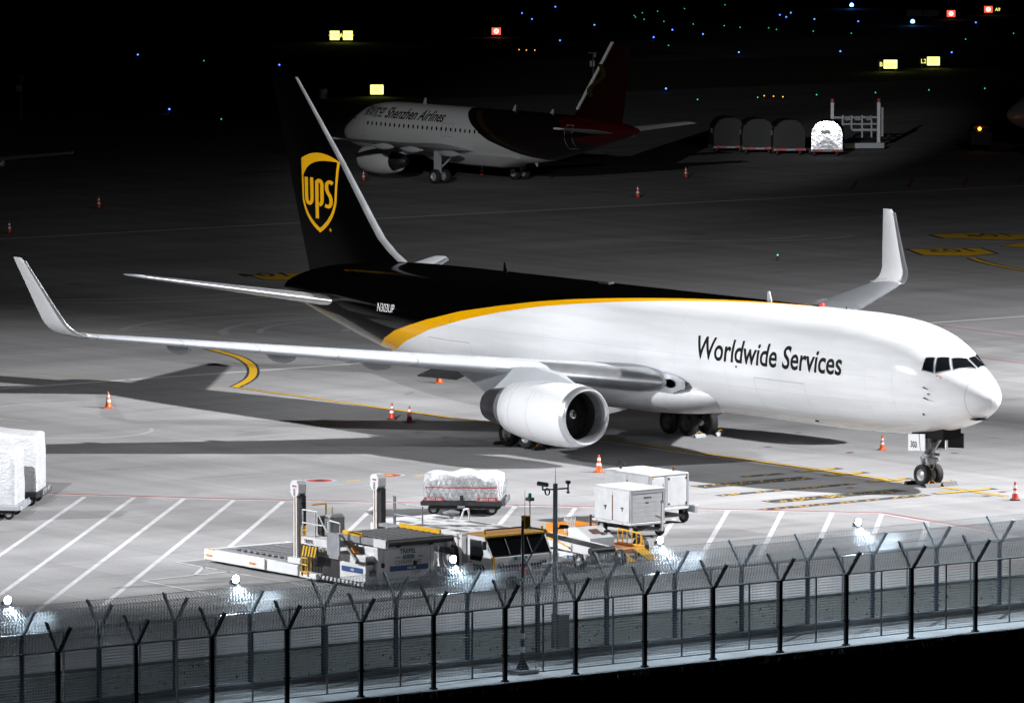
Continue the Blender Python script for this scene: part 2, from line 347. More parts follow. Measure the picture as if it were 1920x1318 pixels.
    def wing_sec(y, pts_fn, sg, off=0):
        X, Z, E, tcx = wing_at(y); return place(pts_fn(tcx), (X, y, Z), X - E, (0, -.09, .996), sg, .035, off)
    for sg in (-1, 1):
        m = MB(); m.loft([wing_sec(y, lambda t: foil(15, t), sg) for y in (1.6, 2.8, 4.0, 6.0, 7.9, 9, 12, 16, 20, 23.6)]); wing = m.build('wing', GREYP, T, smooth=40)
        for (y0, y1) in ((2.75, 6.75), (8.75, 11.6), (11.64, 14.5), (14.54, 17.4), (17.44, 20.2), (20.24, 23.3)):
            m = MB(); m.loft([wing_sec(y, lambda t: foil(9, t, x1=.13), sg, .012) for y in np.linspace(y0, y1, 4)], closed=False); m.build('slat', ALU if y0 < 3 else GREYP, wing, smooth=40)
        # winglet swept up and back
        pth = []
        for u in np.linspace(0, 1, 13):
            if u < .42: a = u / .42 * R(70); y = 23.58 + 1.15 * math.sin(a) * .92; z = 5.53 + 1.15 * (1 - math.cos(a)) * .92; d = a + R(5)
            else: k2 = (u - .42) / .58; y = 24.575 + (25.44 - 24.575) * k2; z = 6.23 + (8.97 - 6.23) * k2; d = R(73)
            ln = (z - 5.53) / 3.44; xl = -30.13 - 2.62 * ln**.9 - .35 * min(1, u / .42) * 0; xt = -32.44 - 1.22 * ln
            if u > .97: xl -= .25
            pth.append(place(foil(11, .085), (xl, y, z), xl - xt, (0, -math.sin(d), math.cos(d)), sg, 0))
        m = MB(); m.loft(pth); m.build('winglet', WHITE, T, smooth=50)
        pth2 = []
        for u in np.linspace(.05, .97, 12):
            if u < .42: a = u / .42 * R(70); y = 23.58 + 1.15 * math.sin(a) * .92; z = 5.53 + 1.15 * (1 - math.cos(a)) * .92; d = a + R(5)
            else: k2 = (u - .42) / .58; y = 24.575 + (25.44 - 24.575) * k2; z = 6.23 + (8.97 - 6.23) * k2; d = R(73)
            ln = (z - 5.53) / 3.44; xl = -30.13 - 2.62 * ln**.9; xt = -32.44 - 1.22 * ln
            pth2.append(place(foil(7, .085, x1=.14), (xl, y, z), xl - xt, (0, -math.sin(d), math.cos(d)), sg, 0, .006))
        m = MB(); m.loft(pth2, closed=False); m.build('winglet_leading_edge', ALU, T, smooth=50)
        # flap track fairings under the wing, flap of the inner trailing edge
        for y in (4.9, 10.6, 14.6, 18.9):
            X, Z, E, tcx = wing_at(y); L = 3.4 - .07 * y; m = MB(); x0 = E + L * .62
            m.loft([[(x0 - L * u, sg * (y + .24 * math.sin(math.pi * min(1, u + .08))**.6 * math.cos(q)), Z - .035 * (X - E) - .20 + .32 * math.sin(math.pi * min(1, u + .05))**.6 * math.sin(q)) for q in np.linspace(0, 2 * math.pi, 12, endpoint=False)] for u in np.linspace(0.01, .94, 9)])
            m.build('flap_track_fairing', GREYP, wing, smooth=50)
        m = MB()
        for y0, y1 in ((6.3, 8.2),):
            q = []
            for y in (y0, y1):
                X, Z, E, tcx = wing_at(y); zz = Z - .035 * (X - E); q += [(E + .9, sg * y, zz - .12), (E - .55, sg * y, zz - .62)]
            m.add(q + [(a, b_, c - .07) for a, b_, c in q], [(0, 1, 3, 2), (4, 6, 7, 5), (0, 4, 5, 1), (2, 3, 7, 6), (0, 2, 6, 4), (1, 5, 7, 3)])
        m.build('flap', STEEL, wing)
        # wing root landing light housing
        m = MB(); p0 = Vector(wing_sec(2.35, lambda t: foil(9, t), sg)[8])
        m.prism([(-14.7, 2.98), (-13.95, 3.22), (-13.95, 3.55), (-14.4, 3.72), (-15.5, 3.90), (-15.7, 2.95)], 'y', sg * 2.45, sg * 2.60); m.build('root_fillet', ALU, wing)
        m = MB(); m.lathe([(0, .001), (0, .24), (.05, .27)], (0, 0, 0), 'y', 20); o = m.build('landing_light', mat('lamp_lens_grey', (.12, .125, .13), .15, .3, .6, 12), wing, smooth=40); o.location = (-14.85, sg * 2.60, 3.40); o.scale = (1.5, sg, .75); 
        # ---------------- tailplane
        m = MB(); SY = np.linspace(.6, 9.31, 7)
        def st(y, fn, off=0):
            k = (y - .6) / 8.71; xl = -41.75 - 6.2 * k; xt = -47.3 - 2.1 * k
            if y > 9.2: xl -= .35
            return place(fn, (xl, y, 4.98 + 1.39 * k), xl - xt, (0, -.155, .988), sg, 0, off)
        m.loft([st(y, foil(13, .10, 0)) for y in (.6, 2, 4, 6, 8, 9.0, 9.31)]); tp = m.build('tailplane', GREYP, T, smooth=40)
        m = MB(); m.loft([st(y, foil(9, .10, 0, x1=.14), .01) for y in np.linspace(1.5, 9.0, 6)], closed=False); m.build('tailplane_leading_edge', ALU, tp, smooth=40)
    # ---------------- fin
    FZ = [6.2, 7.2, 7.6, 8.2, 8.93, 11.76, 15.69]; FX = [-36.2, -38.78, -39.62, -40.55, -41.29, -43.97, -47.95]
    def fin_at(z): return np.interp(z, FZ, FX), -46.92 - (z - 6.29) * .3475, np.interp(z, [6.2, 8.9, 15.7], [.085, .10, .095])
    def fin_sec(z, fn, off=0):
        xl, xt, tcx = fin_at(z); out = []
        for x, y in fn(tcx):
            o = off if y >= 0 else -off
            out.append((xl - x * (xl - xt) + (off if x < .02 else 0), y * (xl - xt) + o, z))
        return out
    ZF = [6.2, 6.8, 7.2, 7.6, 8.2, 8.93, 10, 11.76, 13.5, 15.3, 15.69]
    m = MB(); m.loft([fin_sec(z, lambda t: foil(17, t, 0)) for z in ZF]); fin = m.build('tail_fin', BLACKP, T, smooth=40)
    m = MB(); m.loft([fin_sec(z, lambda t: foil(9, t * 1.01, 0, x1=.045), .01) for z in ZF[2:]], closed=False); m.build('fin_leading_edge', ALU, fin, smooth=40)
    def fin_y(X, z, off):
        xl, xt, tcx = fin_at(z); x = min(1, max(0.001, (xl - X) / (xl - xt)))
        return -(5 * tcx * (0.2969 * x**.5 - 0.126 * x - 0.3516 * x**2 + 0.2843 * x**3 - 0.1036 * x**4) * (xl - xt)) - off
    def L(px, py):     # logo units -> fin plane
        return (-47.40 + (px - 300) / 277 * 3.30, 12.12 - (py - 712) / 581 * 3.92)
    def decal(poly, nm, mt, off, cut=.35):
        bm = bmesh.new(); vv = [bm.verts.new((*L(*q), 0)) for q in poly]; bm.faces.new(vv)
        bmesh.ops.triangulate(bm, faces=bm.faces)
        for zc in np.arange(8, 12.4, .3): bmesh.ops.bisect_plane(bm, geom=bm.verts[:] + bm.edges[:] + bm.faces[:], plane_co=(0, zc, 0), plane_no=(0, 1, 0))
        for xc in np.arange(-47.6, -44, .4): bmesh.ops.bisect_plane(bm, geom=bm.verts[:] + bm.edges[:] + bm.faces[:], plane_co=(xc, 0, 0), plane_no=(1, 0, 0))
        bm.verts.index_update(); b2 = MB(); b2.add([(v.co.x, fin_y(v.co.x, v.co.y, off), v.co.y) for v in bm.verts], [tuple(v.index for v in f.verts) for f in bm.faces]); bm.free()
        return b2.build(nm, mt, fin)
    def side_curve(x0, y0, x1, y1, bulge, n=10): return [(x0 + (x1 - x0) * u + bulge[0] * u * (1 - u) * 4, y0 + (y1 - y0) * u + bulge[1] * u * (1 - u) * 4) for u in np.linspace(0, 1, n)]
    LOGO = mat('logo_yellow', (0.72, 0.36, 0.004), 0.35, 0, 0.04, 1)
    outer = side_curve(300, 765, 577, 775, (0, -54)) + side_curve(571, 1060, 440, 1293, (24, 18))[0:] + side_curve(440, 1293, 303, 1060, (-24, 18))[1:]
    decal(outer, 'tail_shield', LOGO, .010)
    inner = side_curve(316, 885, 562, 775, (-38, -42)) + [(562, 790)] + side_curve(556, 1055, 440, 1258, (20, 14)) + side_curve(440, 1258, 317, 1055, (-20, 14))[1:]
    decal(inner, 'tail_shield_field', BLACKP, .018)
    def stroke(path, wd):
        A = []; B = []
        for i, q in enumerate(path):
            a = Vector(path[max(0, i - 1)]); c = Vector(path[min(len(path) - 1, i + 1)]); d = (c - a).normalized(); nn = Vector((-d.y, d.x)) * wd / 2
            A.append(tuple(Vector(q) + nn)); B.append(tuple(Vector(q) - nn))
        return A, B
    def arcp(cx, cy, rx, ry, a0, a1, n=9): return [(cx + rx * math.cos(R(a)), cy + ry * math.sin(R(a))) for a in np.linspace(a0, a1, n)]
    letters = [([(339, 898), (339, 1040)] + arcp(361, 1050, 22, 38, 180, 0)[1:] + [(383, 1040), (383, 898)], 27),
               ([(423, 1192), (423, 1040), (423, 918)] , 27), ([(423, 925)] + arcp(440, 950, 23, 34, -90, 0) + [(463, 1040)] + arcp(440, 1056, 23, 34, 0, 90), 27),
               ([(543, 932)] + arcp(520, 948, 22, 28, -70, -180) + [(499, 975), (508, 998), (525, 1022), (532, 1045)] + arcp(510, 1064, 22, 34, 0, 100) + [(486, 1092)], 26)]
    for k, (path, wd) in enumerate(letters):
        A, B = stroke(path, wd); b2 = MB(); f = lambda q: (lambda w: (w[0], fin_y(w[0], w[1], .026), w[1]))(L(*q)); b2.strip([f(q) for q in A], [f(q) for q in B]); b2.build('tail_lettering', LOGO, fin)
    b2 = MB(); x, z = L(524, 1265); b2.lathe([(0, .04), (0, .08)], (x, fin_y(x, z, .02), z), 'y', 14); b2.build('tail_mark', LOGO, fin)
    # ---------------- engines
    for sg in (-1, 1):
        E0 = (-14.0, sg * 7.92, 2.27)
        m = MB(); m.lathe([(-.32, 1.345), (-.9, 1.42), (-1.8, 1.46), (-2.9, 1.44), (-4.2, 1.33), (-5.15, 1.17), (-5.2, 1.12), (-4.8, 1.08)], E0, 'x', 56); nac = m.build('engine_nacelle', WHITE, T, smooth=50)
        m = MB(); m.lathe([(-.33, 1.352), (-.15, 1.31), (-.04, 1.255), (0, 1.20), (-.04, 1.145), (-.16, 1.10), (-.34, 1.075)], E0, 'x', 56); m.build('inlet_lip', ALU, nac, smooth=60)
        m = MB(); m.lathe([(-.34, 1.077), (-.8, 1.09), (-.85, 1.095)], E0, 'x', 48); m.build('inlet_duct', STEEL, nac, smooth=50); m = MB(); m.lathe([(-.852, 1.096), (-1.30, 1.13), (-1.72, 1.13), (-1.74, .001)], E0, 'x', 48); m.build('fan_case', mat('fan_black', (.004, .004, .004), .8), nac, smooth=50)
        m = MB()
        for k in range(38):
            a = 2 * math.pi * k / 38; c, s2 = math.cos(a), math.sin(a); q = []
            for r, tw in ((.33, .9), (.7, .6), (1.11, .3)):
                dx, dt = .16 * math.cos(tw * 1.2), .16 * math.sin(tw) + .05
                for sx in (-1, 1): q.append((E0[0] - 1.5 + sx * dx, E0[1] + r * c - sx * dt * s2, E0[2] + r * s2 + sx * dt * c))
            m.add(q, [(0, 1, 3, 2), (2, 3, 5, 4)])
        m.build('fan', mat('fan_black', (.004, .004, .004), .8, 0, .1, 4), nac)
        m = MB(); m.lathe([(-1.5, .36), (-1.2, .28), (-.95, .14), (-.85, .001)], E0, 'x', 28); m.build('spinner', mat('fan_black', (.004, .004, .004), .8), nac, smooth=60)
        m = MB(); A = []; B = []
        for k in range(30):
            u = k / 29; a = -.8 + u * 5.6; rr = .30 * (1 - u * .72); wd = .035
            for lst, rq in ((A, rr + wd), (B, max(.01, rr - wd))):
                xx = np.interp(rq, [0, .14, .28, .36], [-.85, -.95, -1.2, -1.5]); lst.append((E0[0] + xx + .015, E0[1] + rq * math.cos(a), E0[2] + rq * math.sin(a)))
        m.strip(A, B); m.build('spinner_spiral', mat('white_mark', (.75, .75, .75), .5), nac)
        m = MB(); m.lathe([(-5.4, .95), (-6.0, .90), (-6.9, .76), (-7.05, .72), (-6.6, .66)], E0, 'x', 40); m.build('core_cowl', mat('burnt_steel', (.10, .10, .11), .38, .8, .3, 2), nac, smooth=50)
        m = MB(); m.lathe([(-4.9, 1.04), (-5.2, 1.03), (-5.75, .93)], E0, 'x', 40); m.build('nozzle_ring', mat('dull_titanium', (.34, .35, .37), .4, .7, .3, 3), nac, smooth=50)
        m = MB(); m.lathe([(-6.5, .5), (-7.2, .34), (-7.9, .05)], E0, 'x', 24); m.build('exhaust_plug', DARK, nac, smooth=50)
        m = MB()
        for X in (-2.6, -4.1):
            r = np.interp(-X, [.9, 1.8, 2.9, 4.2], [1.42, 1.46, 1.44, 1.33]) + .004; m.lathe([(X, r), (X - .025, r)], E0, 'x', 56)
        m.build('cowl_seam', SEAM, nac)
        m = MB(); y = sg * 7.92
        m.loft([[(x, y + hw * a, z) for a, z in ((-1, zb), (1, zb), (1, zt), (-1, zt))] for x, hw, zb, zt in ((-14.95, .04, 3.60, 3.72), (-15.9, .17, 3.3, 4.02), (-17.5, .24, 3.0, 4.22), (-19.6, .26, 2.75, 4.1), (-21.2, .24, 2.78, 3.95), (-22.6, .16, 3.3, 3.85), (-24.2, .04, 3.7, 3.8))]); m.build('pylon', GREYP, T, smooth=30)
    # ---------------- landing gear
    def wheel(parent, c, r, wd, sg, rimm=None):
        m = MB(); h = wd / 2
        m.lathe([(-h * .55, r * .56), (-h * .95, r * .66), (-h, r * .82), (-h * .82, r * .95), (-h * .4, r), (h * .4, r), (h * .82, r * .95), (h, r * .82), (h * .95, r * .66), (h * .55, r * .56)], c, 'y', 30); m.build('tyre', RUBBER, parent, smooth=60)
        m = MB()
        for s2 in (-1, 1): m.lathe([(s2 * h * .5, r * .57), (s2 * h * .72, r * .54), (s2 * h * .55, r * .45), (s2 * h * .35, r * .36), (s2 * h * .62, r * .22), (s2 * h * .62, r * .001)], c, 'y', 24)
        m.build('rim', rimm or mat('wheel_rim', (.55, .56, .58), .4, .6, .2, 8), parent, smooth=40)
    m = MB(); m.cyl((0, 0, 2.3), (.02, 0, 1.2), .15, .15, 16); m.cyl((.02, 0, 1.25), (.05, 0, .47), .095, .095, 14); m.cyl((.05, -.34, .47), (.05, .34, .47), .07, n=12)
    m.bar((.05, 0, 1.18), (1.0, 0, 2.3), .12, .12); m.bar((-.25, 0, 1.15), (-.3, 0, .8), .16, .06); m.bar((-.3, 0, .8), (-.02, 0, .52), .16, .06)
    m.box((.12, 0, 1.33), (.34, .58, .16), b=.04); m.box((.25, 0, 1.08), (.30, .46, .30), b=.05); m.cyl((.30, -.34, 1.12), (.30, .34, 1.12), .08, n=12); m.cyl((-.16, -.2, 1.0), (-.16, .2, 1.0), .06, n=10)
    m.cyl((.2, .18, .6), (.2, .18, 1.0), .04, n=8); m.cyl((-.05, -.2, .55), (-.2, -.22, 1.25), .035, n=8)
    ng = m.build('nose_gear', mat('gear_paint', (.42, .43, .45), .4, .4, .3, 6), T, smooth=40)
    for s2 in (-1, 1): wheel(ng, (.05, s2 * .33, .47), .47, .35, s2)
    for s2 in (-1, 1): m = MB(); m.lathe([(0, .001), (0, .08), (-.1, .05)], (.46, s2 * .2, 1.36), 'x', 12); m.build('taxi_light', GLASS, ng)
    for sg, mt in ((-1, WHITE), (1, WHITE)):
        m = MB(); m.prism([(-.62, 2.22), (.50, 2.30), (.50, 1.57), (-.62, 1.49)], 'y', sg * .56, sg * .60); d = m.build('nose_gear_door', mt, T)
        m = MB(); m.prism([(-.58, 2.2), (.46, 2.28), (.46, 1.62), (-.58, 1.54)], 'y', sg * .545, sg * .555); m.build('door_lining', DARK, d)
        if sg < 0:
            vs, fs = text_mesh('303', .36, .8, 0, .008); b2 = MB(); b2.add([(-.46 + x, -.606, 1.68 + y) for x, y in vs], fs); b2.build('door_number', INK, d)
            m = MB(); m.box((.16, -.604, 1.93), (.03, .008, .7), rotm(0, -.12, 0)); m.build('door_split', INK, d)
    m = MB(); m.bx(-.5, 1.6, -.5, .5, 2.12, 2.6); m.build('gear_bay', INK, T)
    m = MB(); m.prism([(.62, 2.28), (1.65, 2.36), (1.65, 1.72), (.62, 1.66)], 'y', .60, .64); m.build('nose_gear_door', DARK, T)
    for sg in (-1, 1):
        bx, by = -22.74, sg * 4.65
        m = MB(); m.cyl((bx - .1, by - sg * .2, 3.6), (bx, by, 1.5), .24, .22, 16); m.cyl((bx, by, 1.55), (bx, by, .62), .15, .15, 14); m.cyl((bx - .95, by, .60), (bx + .95, by, .60), .15, n=14)
        for dx in (-.71, .71): m.cyl((bx + dx, by - .65, .585), (bx + dx, by + .65, .585), .10, n=12)
        m.bar((bx, by, 1.4), (bx - .1, by - sg * 2.2, 3.0), .16, .16); m.bar((bx + .3, by, .8), (bx + .45, by, 1.2), .2, .07); m.bar((bx + .45, by, 1.2), (bx + .2, by, 1.6), .2, .07)
        mg = m.build('main_gear', mat('dark_gear_steel', (.09, .09, .095), .5, .4, .3, 5), T, smooth=40)  # main gear legs in a darker steel than the nose gear
        for dx in (-.71, .71):
            for dy in (-.57, .57): wheel(mg, (bx + dx, by + dy, .585), .585, .43, 1, mat('shaded_rim', (.10, .10, .105), .5, .4, .3, 8) if sg > 0 else None)  # port rims darkened in colour for the shade under the belly
        m = MB(); m.prism([(bx - .75, 1.3), (bx + .75, 1.3), (bx + .85, 3.1), (bx - .85, 3.1)], 'y', by + sg * .42, by + sg * .47); m.build('main_gear_door', GREYP, T)
    return T
freighter()
# ================================================================== the apron and its painted lines
def ground_mat():
    m = bpy.data.materials.new('apron_concrete'); m.use_nodes = True; n = m.node_tree.nodes; l = m.node_tree.links; b = n['Principled BSDF']
    tc = n.new('ShaderNodeTexCoord')
    def noise(scale, st, det=6, rot=0):
        mp = n.new('ShaderNodeMapping'); mp.inputs['Scale'].default_value = st; mp.inputs['Rotation'].default_value = (0, 0, rot); l.new(tc.outputs['Object'], mp.inputs[0])
        z = n.new('ShaderNodeTexNoise'); z.inputs['Scale'].default_value = scale; z.inputs['Detail'].default_value = det; l.new(mp.outputs[0], z.inputs['Vector']); return z.outputs['Fac']
    def ramp(f, p0, p1, c0, c1):
        r = n.new('ShaderNodeMapRange'); r.inputs['From Min'].default_value = p0; r.inputs['From Max'].default_value = p1; r.inputs['To Min'].default_value = c0; r.inputs['To Max'].default_value = c1; l.new(f, r.inputs['Value']); return r.outputs[0]
    def mul(a, c):
        q = n.new('ShaderNodeMath'); q.operation = 'MULTIPLY'; l.new(a, q.inputs[0]); l.new(c, q.inputs[1]); return q.outputs[0]
    v = ramp(noise(0.055, (1, 1, 1)), .3, .7, .90, 1.06)
    v = mul(v, ramp(noise(0.25, (1, .16, 1), 7, 0.62), .35, .70, .82, 1.07))
    v = mul(v, ramp(noise(0.5, (.05, 1, 1), 5, 0.0), .40, .72, 1.05, .86))
    v = mul(v, ramp(noise(6, (1, 1, 1), 4), .3, .7, .95, 1.04))
    v = mul(v, ramp(noise(0.9, (1, .10, 1), 6, -0.9), .58, .74, 1.0, .84))
    v = mul(v, ramp(noise(0.33, (1, .7, 1), 3), .66, .72, 1.0, .80))
    # slabs: each a touch different, joints sealed darker
    sp = n.new('ShaderNodeSeparateXYZ'); l.new(tc.outputs['Object'], sp.inputs[0])
    for ax in ('X', 'Y'):
        q = n.new('ShaderNodeMath'); q.operation = 'PINGPONG'; q.inputs[1].default_value = 2.5; l.new(sp.outputs[ax], q.inputs[0])
        v = mul(v, ramp(q.outputs[0], .014, .06, .80, 1.0))
    cb = n.new('ShaderNodeVectorMath'); cb.operation = 'SNAP'; cb.inputs[1].default_value = (5, 5, 100); l.new(tc.outputs['Object'], cb.inputs[0])
    wn_ = n.new('ShaderNodeTexWhiteNoise'); wn_.noise_dimensions = '2D'; l.new(cb.outputs[0], wn_.inputs['Vector']); v = mul(v, ramp(wn_.outputs['Value'], 0, 1, .95, 1.03))
    col = n.new('ShaderNodeMix'); col.data_type = 'RGBA'; col.blend_type = 'MULTIPLY'; col.inputs['Factor'].default_value = 1; col.inputs[6].default_value = (.335, .333, .340, 1)
    cc = n.new('ShaderNodeCombineColor'); [l.new(v, cc.inputs[i]) for i in range(3)]; l.new(cc.outputs[0], col.inputs[7]); l.new(col.outputs[2], b.inputs['Base Color'])
    b.inputs['Roughness'].default_value = .85; b.inputs['Specular IOR Level'].default_value = .25
    return m
m = MB(); m.quad((-900, -500, 0), (26, -500, 0), (26, 900, 0), (-900, 900, 0)); apron = tag(m.build('apron', ground_mat()), kind='structure')
def worn(name, col, keep=0.62, rough=.7):
    """flat road paint, rubbed thin in places"""
    m = bpy.data.materials.new(name); m.use_nodes = True; n = m.node_tree.nodes; l = m.node_tree.links; b = n['Principled BSDF']; b.inputs['Roughness'].default_value = rough
    tc = n.new('ShaderNodeTexCoord'); a = n.new('ShaderNodeTexNoise'); a.inputs['Scale'].default_value = 1.3; a.inputs['Detail'].default_value = 8; a.inputs['Roughness'].default_value = .7; l.new(tc.outputs['Object'], a.inputs['Vector'])
    r = n.new('ShaderNodeValToRGB'); r.color_ramp.elements[0].position = keep - .12; r.color_ramp.elements[1].position = keep + .10; r.color_ramp.elements[0].color = (*col, 1); r.color_ramp.elements[1].color = (*[.5 * c + .5 * .31 for c in col], 1)
    l.new(a.outputs['Fac'], r.inputs['Fac']); l.new(r.outputs[0], b.inputs['Base Color']); return m
P_YEL = worn('yellow_road_paint', (.74, .43, .01), .70); P_WHT = worn('white_road_paint', (.58, .58, .60), .56); P_RED = worn('red_road_paint', (.42, .05, .04)); P_BLK = worn('black_road_paint', (.03, .03, .03)); P_FADE = worn('faded_white_paint', (.44, .44, .46), .5)
P_LNG = worn('bright_white_paint', (.75, .75, .77), .78); P_SPOT = worn('faded_red_paint', (.26, .09, .08)); P_OLD = worn('old_yellow_paint', (.45, .27, .04), .52)
def offset_line(pts, wd):
    A = []; B = []; pts = [Vector(p) for p in pts]
    for i, q in enumerate(pts):
        a = pts[max(0, i - 1)]; c = pts[min(len(pts) - 1, i + 1)]; d = (c - a).normalized(); nn = Vector((-d.y, d.x)) * wd / 2; A.append(q + nn); B.append(q - nn)
    return A, B
def line(name, pts, wd, m, z=.004, dens=None):
    A, B = offset_line(pts, wd); b = MB(); b.strip([(p.x, p.y, z) for p in A], [(p.x, p.y, z) for p in B]); return b.build(name, m, apron)
def smooth_path(pts, n=24):
    P = np.array(pts); t = np.r_[0, np.cumsum(np.linalg.norm(np.diff(P, axis=0), axis=1))]; q = np.linspace(0, t[-1], n)
    return [(float(x), float(y)) for x, y in zip(pchip(t, P[:, 0], q), pchip(t, P[:, 1], q))]
# lead-in line with black edges, stop bars, painted type codes
line('lead_in_border', [(-53.5, 0), (5.2, 0)], .42, P_BLK, .004); line('lead_in_line', [(-53.5, 0), (5.2, 0)], .20, P_YEL, .008)
line('white_guide_line', [(-30, -.55), (-2, -.55)], .16, P_WHT, .004)
cv = smooth_path([(-71.5, 10.5), (-70.08, 10.11), (-66.72, 9.12), (-63.44, 7.63), (-59.99, 5.54), (-56.83, 3.22), (-54.8, 1.36), (-53.5, 0.0)])
line('lead_in_border', cv, .66, P_BLK, .004); line('lead_in_line', cv, .40, P_YEL, .008)
for X, y0, y1 in ((-7.36, -1.23, .86), (-5.4, -1.16, .8), (-2.43, -1.26, .82), (2.71, -1.8, 1.25)):
    line('stop_bar_border', [(X, y0 - .15), (X, y1 + .25)], .5, P_BLK, .012); line('stop_bar', [(X, y0), (X, y1)], .24, P_YEL, .016)
rr = random.Random(3)
for X, y0, y1, wd in ((-7.25, -4.55, -2.21, .5), (-5.32, -8.51, -2.34, 1.1), (-2.3, -9.78, -2.21, .55), (.8, -9.52, -2.14, 1.0), (2.8, -11.44, -2.35, .6)):
    line('type_code_bar', [(X, y0), (X, y1)], wd, P_BLK, .004)
    b = MB(); y = y0 + .15
    while y < y1 - .15:
        w_ = rr.uniform(.10, .26)
        for k in range(3 if wd > .8 else 2):
            if rr.random() < .42: xx = X + (k - (1 if wd > .8 else .5)) * wd * .28; b.quad((xx - .09, y, .008), (xx + .09, y, .008), (xx + .09, y + w_ * rr.uniform(.5, 1), .008), (xx - .09, y + w_ * .8, .008))
        y += w_ + rr.uniform(.04, .16)
    o = b.build('type_code_letters', P_YEL, apron); o['kind'] = 'stuff'
# long white and red apron lines
for p, wd, m_ in (([(-59.72, -12), (-59.86, 12), (-60.4, 60)], .30, P_LNG), ([(-142.4, 20), (-142.7, 72), (-141.2, 135)], .50, P_LNG), ([(-53.1, 44), (-53.7, 56)], .12, P_FADE), ([(-34.2, 32.9), (-31.5, 33.5)], .3, P_FADE)): line('white_line', p, wd, m_)
for p in ([(-59.3, 50.45), (-50, 49.75)], [(-44, 40.15), (-38.6, 39.6)]): line('thin_red_line', p, .12, P_RED)
line('old_guide_line', [(-92, 8.4), (-77.3, 11.8), (-64, 15)], .16, P_OLD)
line('old_guide_line', [(-75, -7.5), (-60, -2.4), (-53.5, 0)], .14, P_OLD)
line('old_guide_line', [(-112, 60), (-105, 79), (-101.5, 90), (-99, 99)], .18, P_OLD)
redp = [(-24, -35.6), (-13.14, -26.6), (-2.31, -16.5), (2.47, -11.87), (6.7, -8.05), (17.5, -8.75)]
line('red_boundary_line', redp, .16, P_RED, .008)
wp = [(-23.9, -35.95), (-13.0, -26.9), (-2.15, -16.8), (2.6, -12.15), (6.75, -8.35), (17.5, -9.05)]
line('white_boundary_line', wp, .16, P_WHT, .004)
# bay lines, all at the same slant
for (x, y), L in zip([(-18.08, -31.75), (-16.6, -30.2), (-15.0, -28.7), (-13.4, -27.2), (-11.8, -25.75), (-8.1, -23.6), (-4.5, -18.9), (-2.6, -17.15), (3.06, -16.3), (2.1, -12.7), (3.8, -11.15), (5.37, -9.75), (7.1, -8.5), (10.3, -8.7)], [40, 34, 37, 36, 17, 16, 12, 12, 14, 17, 16, 15, 12, 9]):
    line('bay_line', [(x, y), (x + .74 * L, y - .675 * L)], .21, P_WHT, .004)
for p in ([(2.79, -40.97), (14, -40.97)], [(2.79, -40.97), (2.82, -39.3)], [(6.81, -45.16), (6.5, -40.5)], [(4.7, -40.92), (6.67, -42.66)], [(6.81, -45.16), (14.2, -45.3)]): line('equipment_box_line', p, .16, P_WHT, .012)
# painted number boxes on the taxi side and their lead-in curve
def poly(name, pts, m_, z): b = MB(); b.add([(x, y, z) for x, y in pts], [tuple(range(len(pts)))]); return b.build(name, m_, apron)
def grow(pts, k): cx = sum(p[0] for p in pts) / len(pts); cy = sum(p[1] for p in pts) / len(pts); return [(cx + (x - cx) * k, cy + (y - cy) * k) for x, y in pts]
boxes = [[(-101.19, 83.75), (-99.14, 87.93), (-95.26, 85.93), (-94.69, 83.16), (-96.99, 81.5)], [(-109.51, 92.72), (-109.1, 95.56), (-105.63, 97.51), (-104.62, 98.47), (-102.9, 93.96), (-106.94, 91.59)], [(-99.45, 89.99), (-101.35, 93.79), (-102.9, 96.96), (-95.56, 90.53), (-97.68, 90.6)], [(-109.13, 38.86), (-108.98, 41.68), (-108.4, 42.45), (-104.42, 39.31), (-106.4, 37.96)]]
for q in boxes: poly('stand_box_border', grow(q, 1.1), P_BLK, .004); poly('stand_box', q, P_YEL, .008)
for ox, oy, body in ((-96.9, 86.3, '105'), (-105.2, 96.5, '106'), (-107.2, 40.9, '104')):
    vs_, fs_ = text_mesh(body, 3.6, .62, 0, .03, maxlen=0); d = Vector((.40, .92)); d2 = Vector((.92, -.40)); b = MB(); b.add([(ox - d2.x * (y - 0) * -.0 - d.x * x - d2.x * y, oy - d.y * x - d2.y * y, .014) for x, y in vs_], fs_); b.build('stand_number', P_BLK, apron)
yc = smooth_path([(-93.61, 82.5), (-91.39, 81.29), (-88.66, 80.12), (-84.11, 78.8), (-81.53, 78.26), (-76, 77.6)]); line('lead_in_border', yc, .8, P_BLK, .004); line('lead_in_line', yc, .42, P_YEL, .008)
# hydrant pits with their painted rings
for x, y, c2 in ((-17.12, -20.2, P_RED), (-17.0, -16.6, P_YEL)):
    for r, m_, z in ((.78, P_FADE, .004), (.56, P_RED, .008), (.22, c2 if c2 is not P_RED else P_BLK, .012)):
        b = MB(); b.add([(x + r * math.cos(a), y + r * math.sin(a), z) for a in np.linspace(0, 2 * math.pi, 28, endpoint=False)], [tuple(range(28))]); b.build('pit_ring', m_, apron)
    line('pit_tick', [(x + .9, y + .8), (x + 1.0, y + 1.5)], .2, P_YEL, .006)
for x, y in ((-16, 4), (-12, 5.5), (-20, 9), (3.9, .9), (4.6, -.6), (-1.2, -3.4), (-9, 9.2), (-28, -5.5), (-26.5, -6.6), (-24.6, -6.9), (-30.6, -5.2)):
    line('red_spot', [(x, y - .16), (x, y + .16)], .28, P_SPOT, .02)
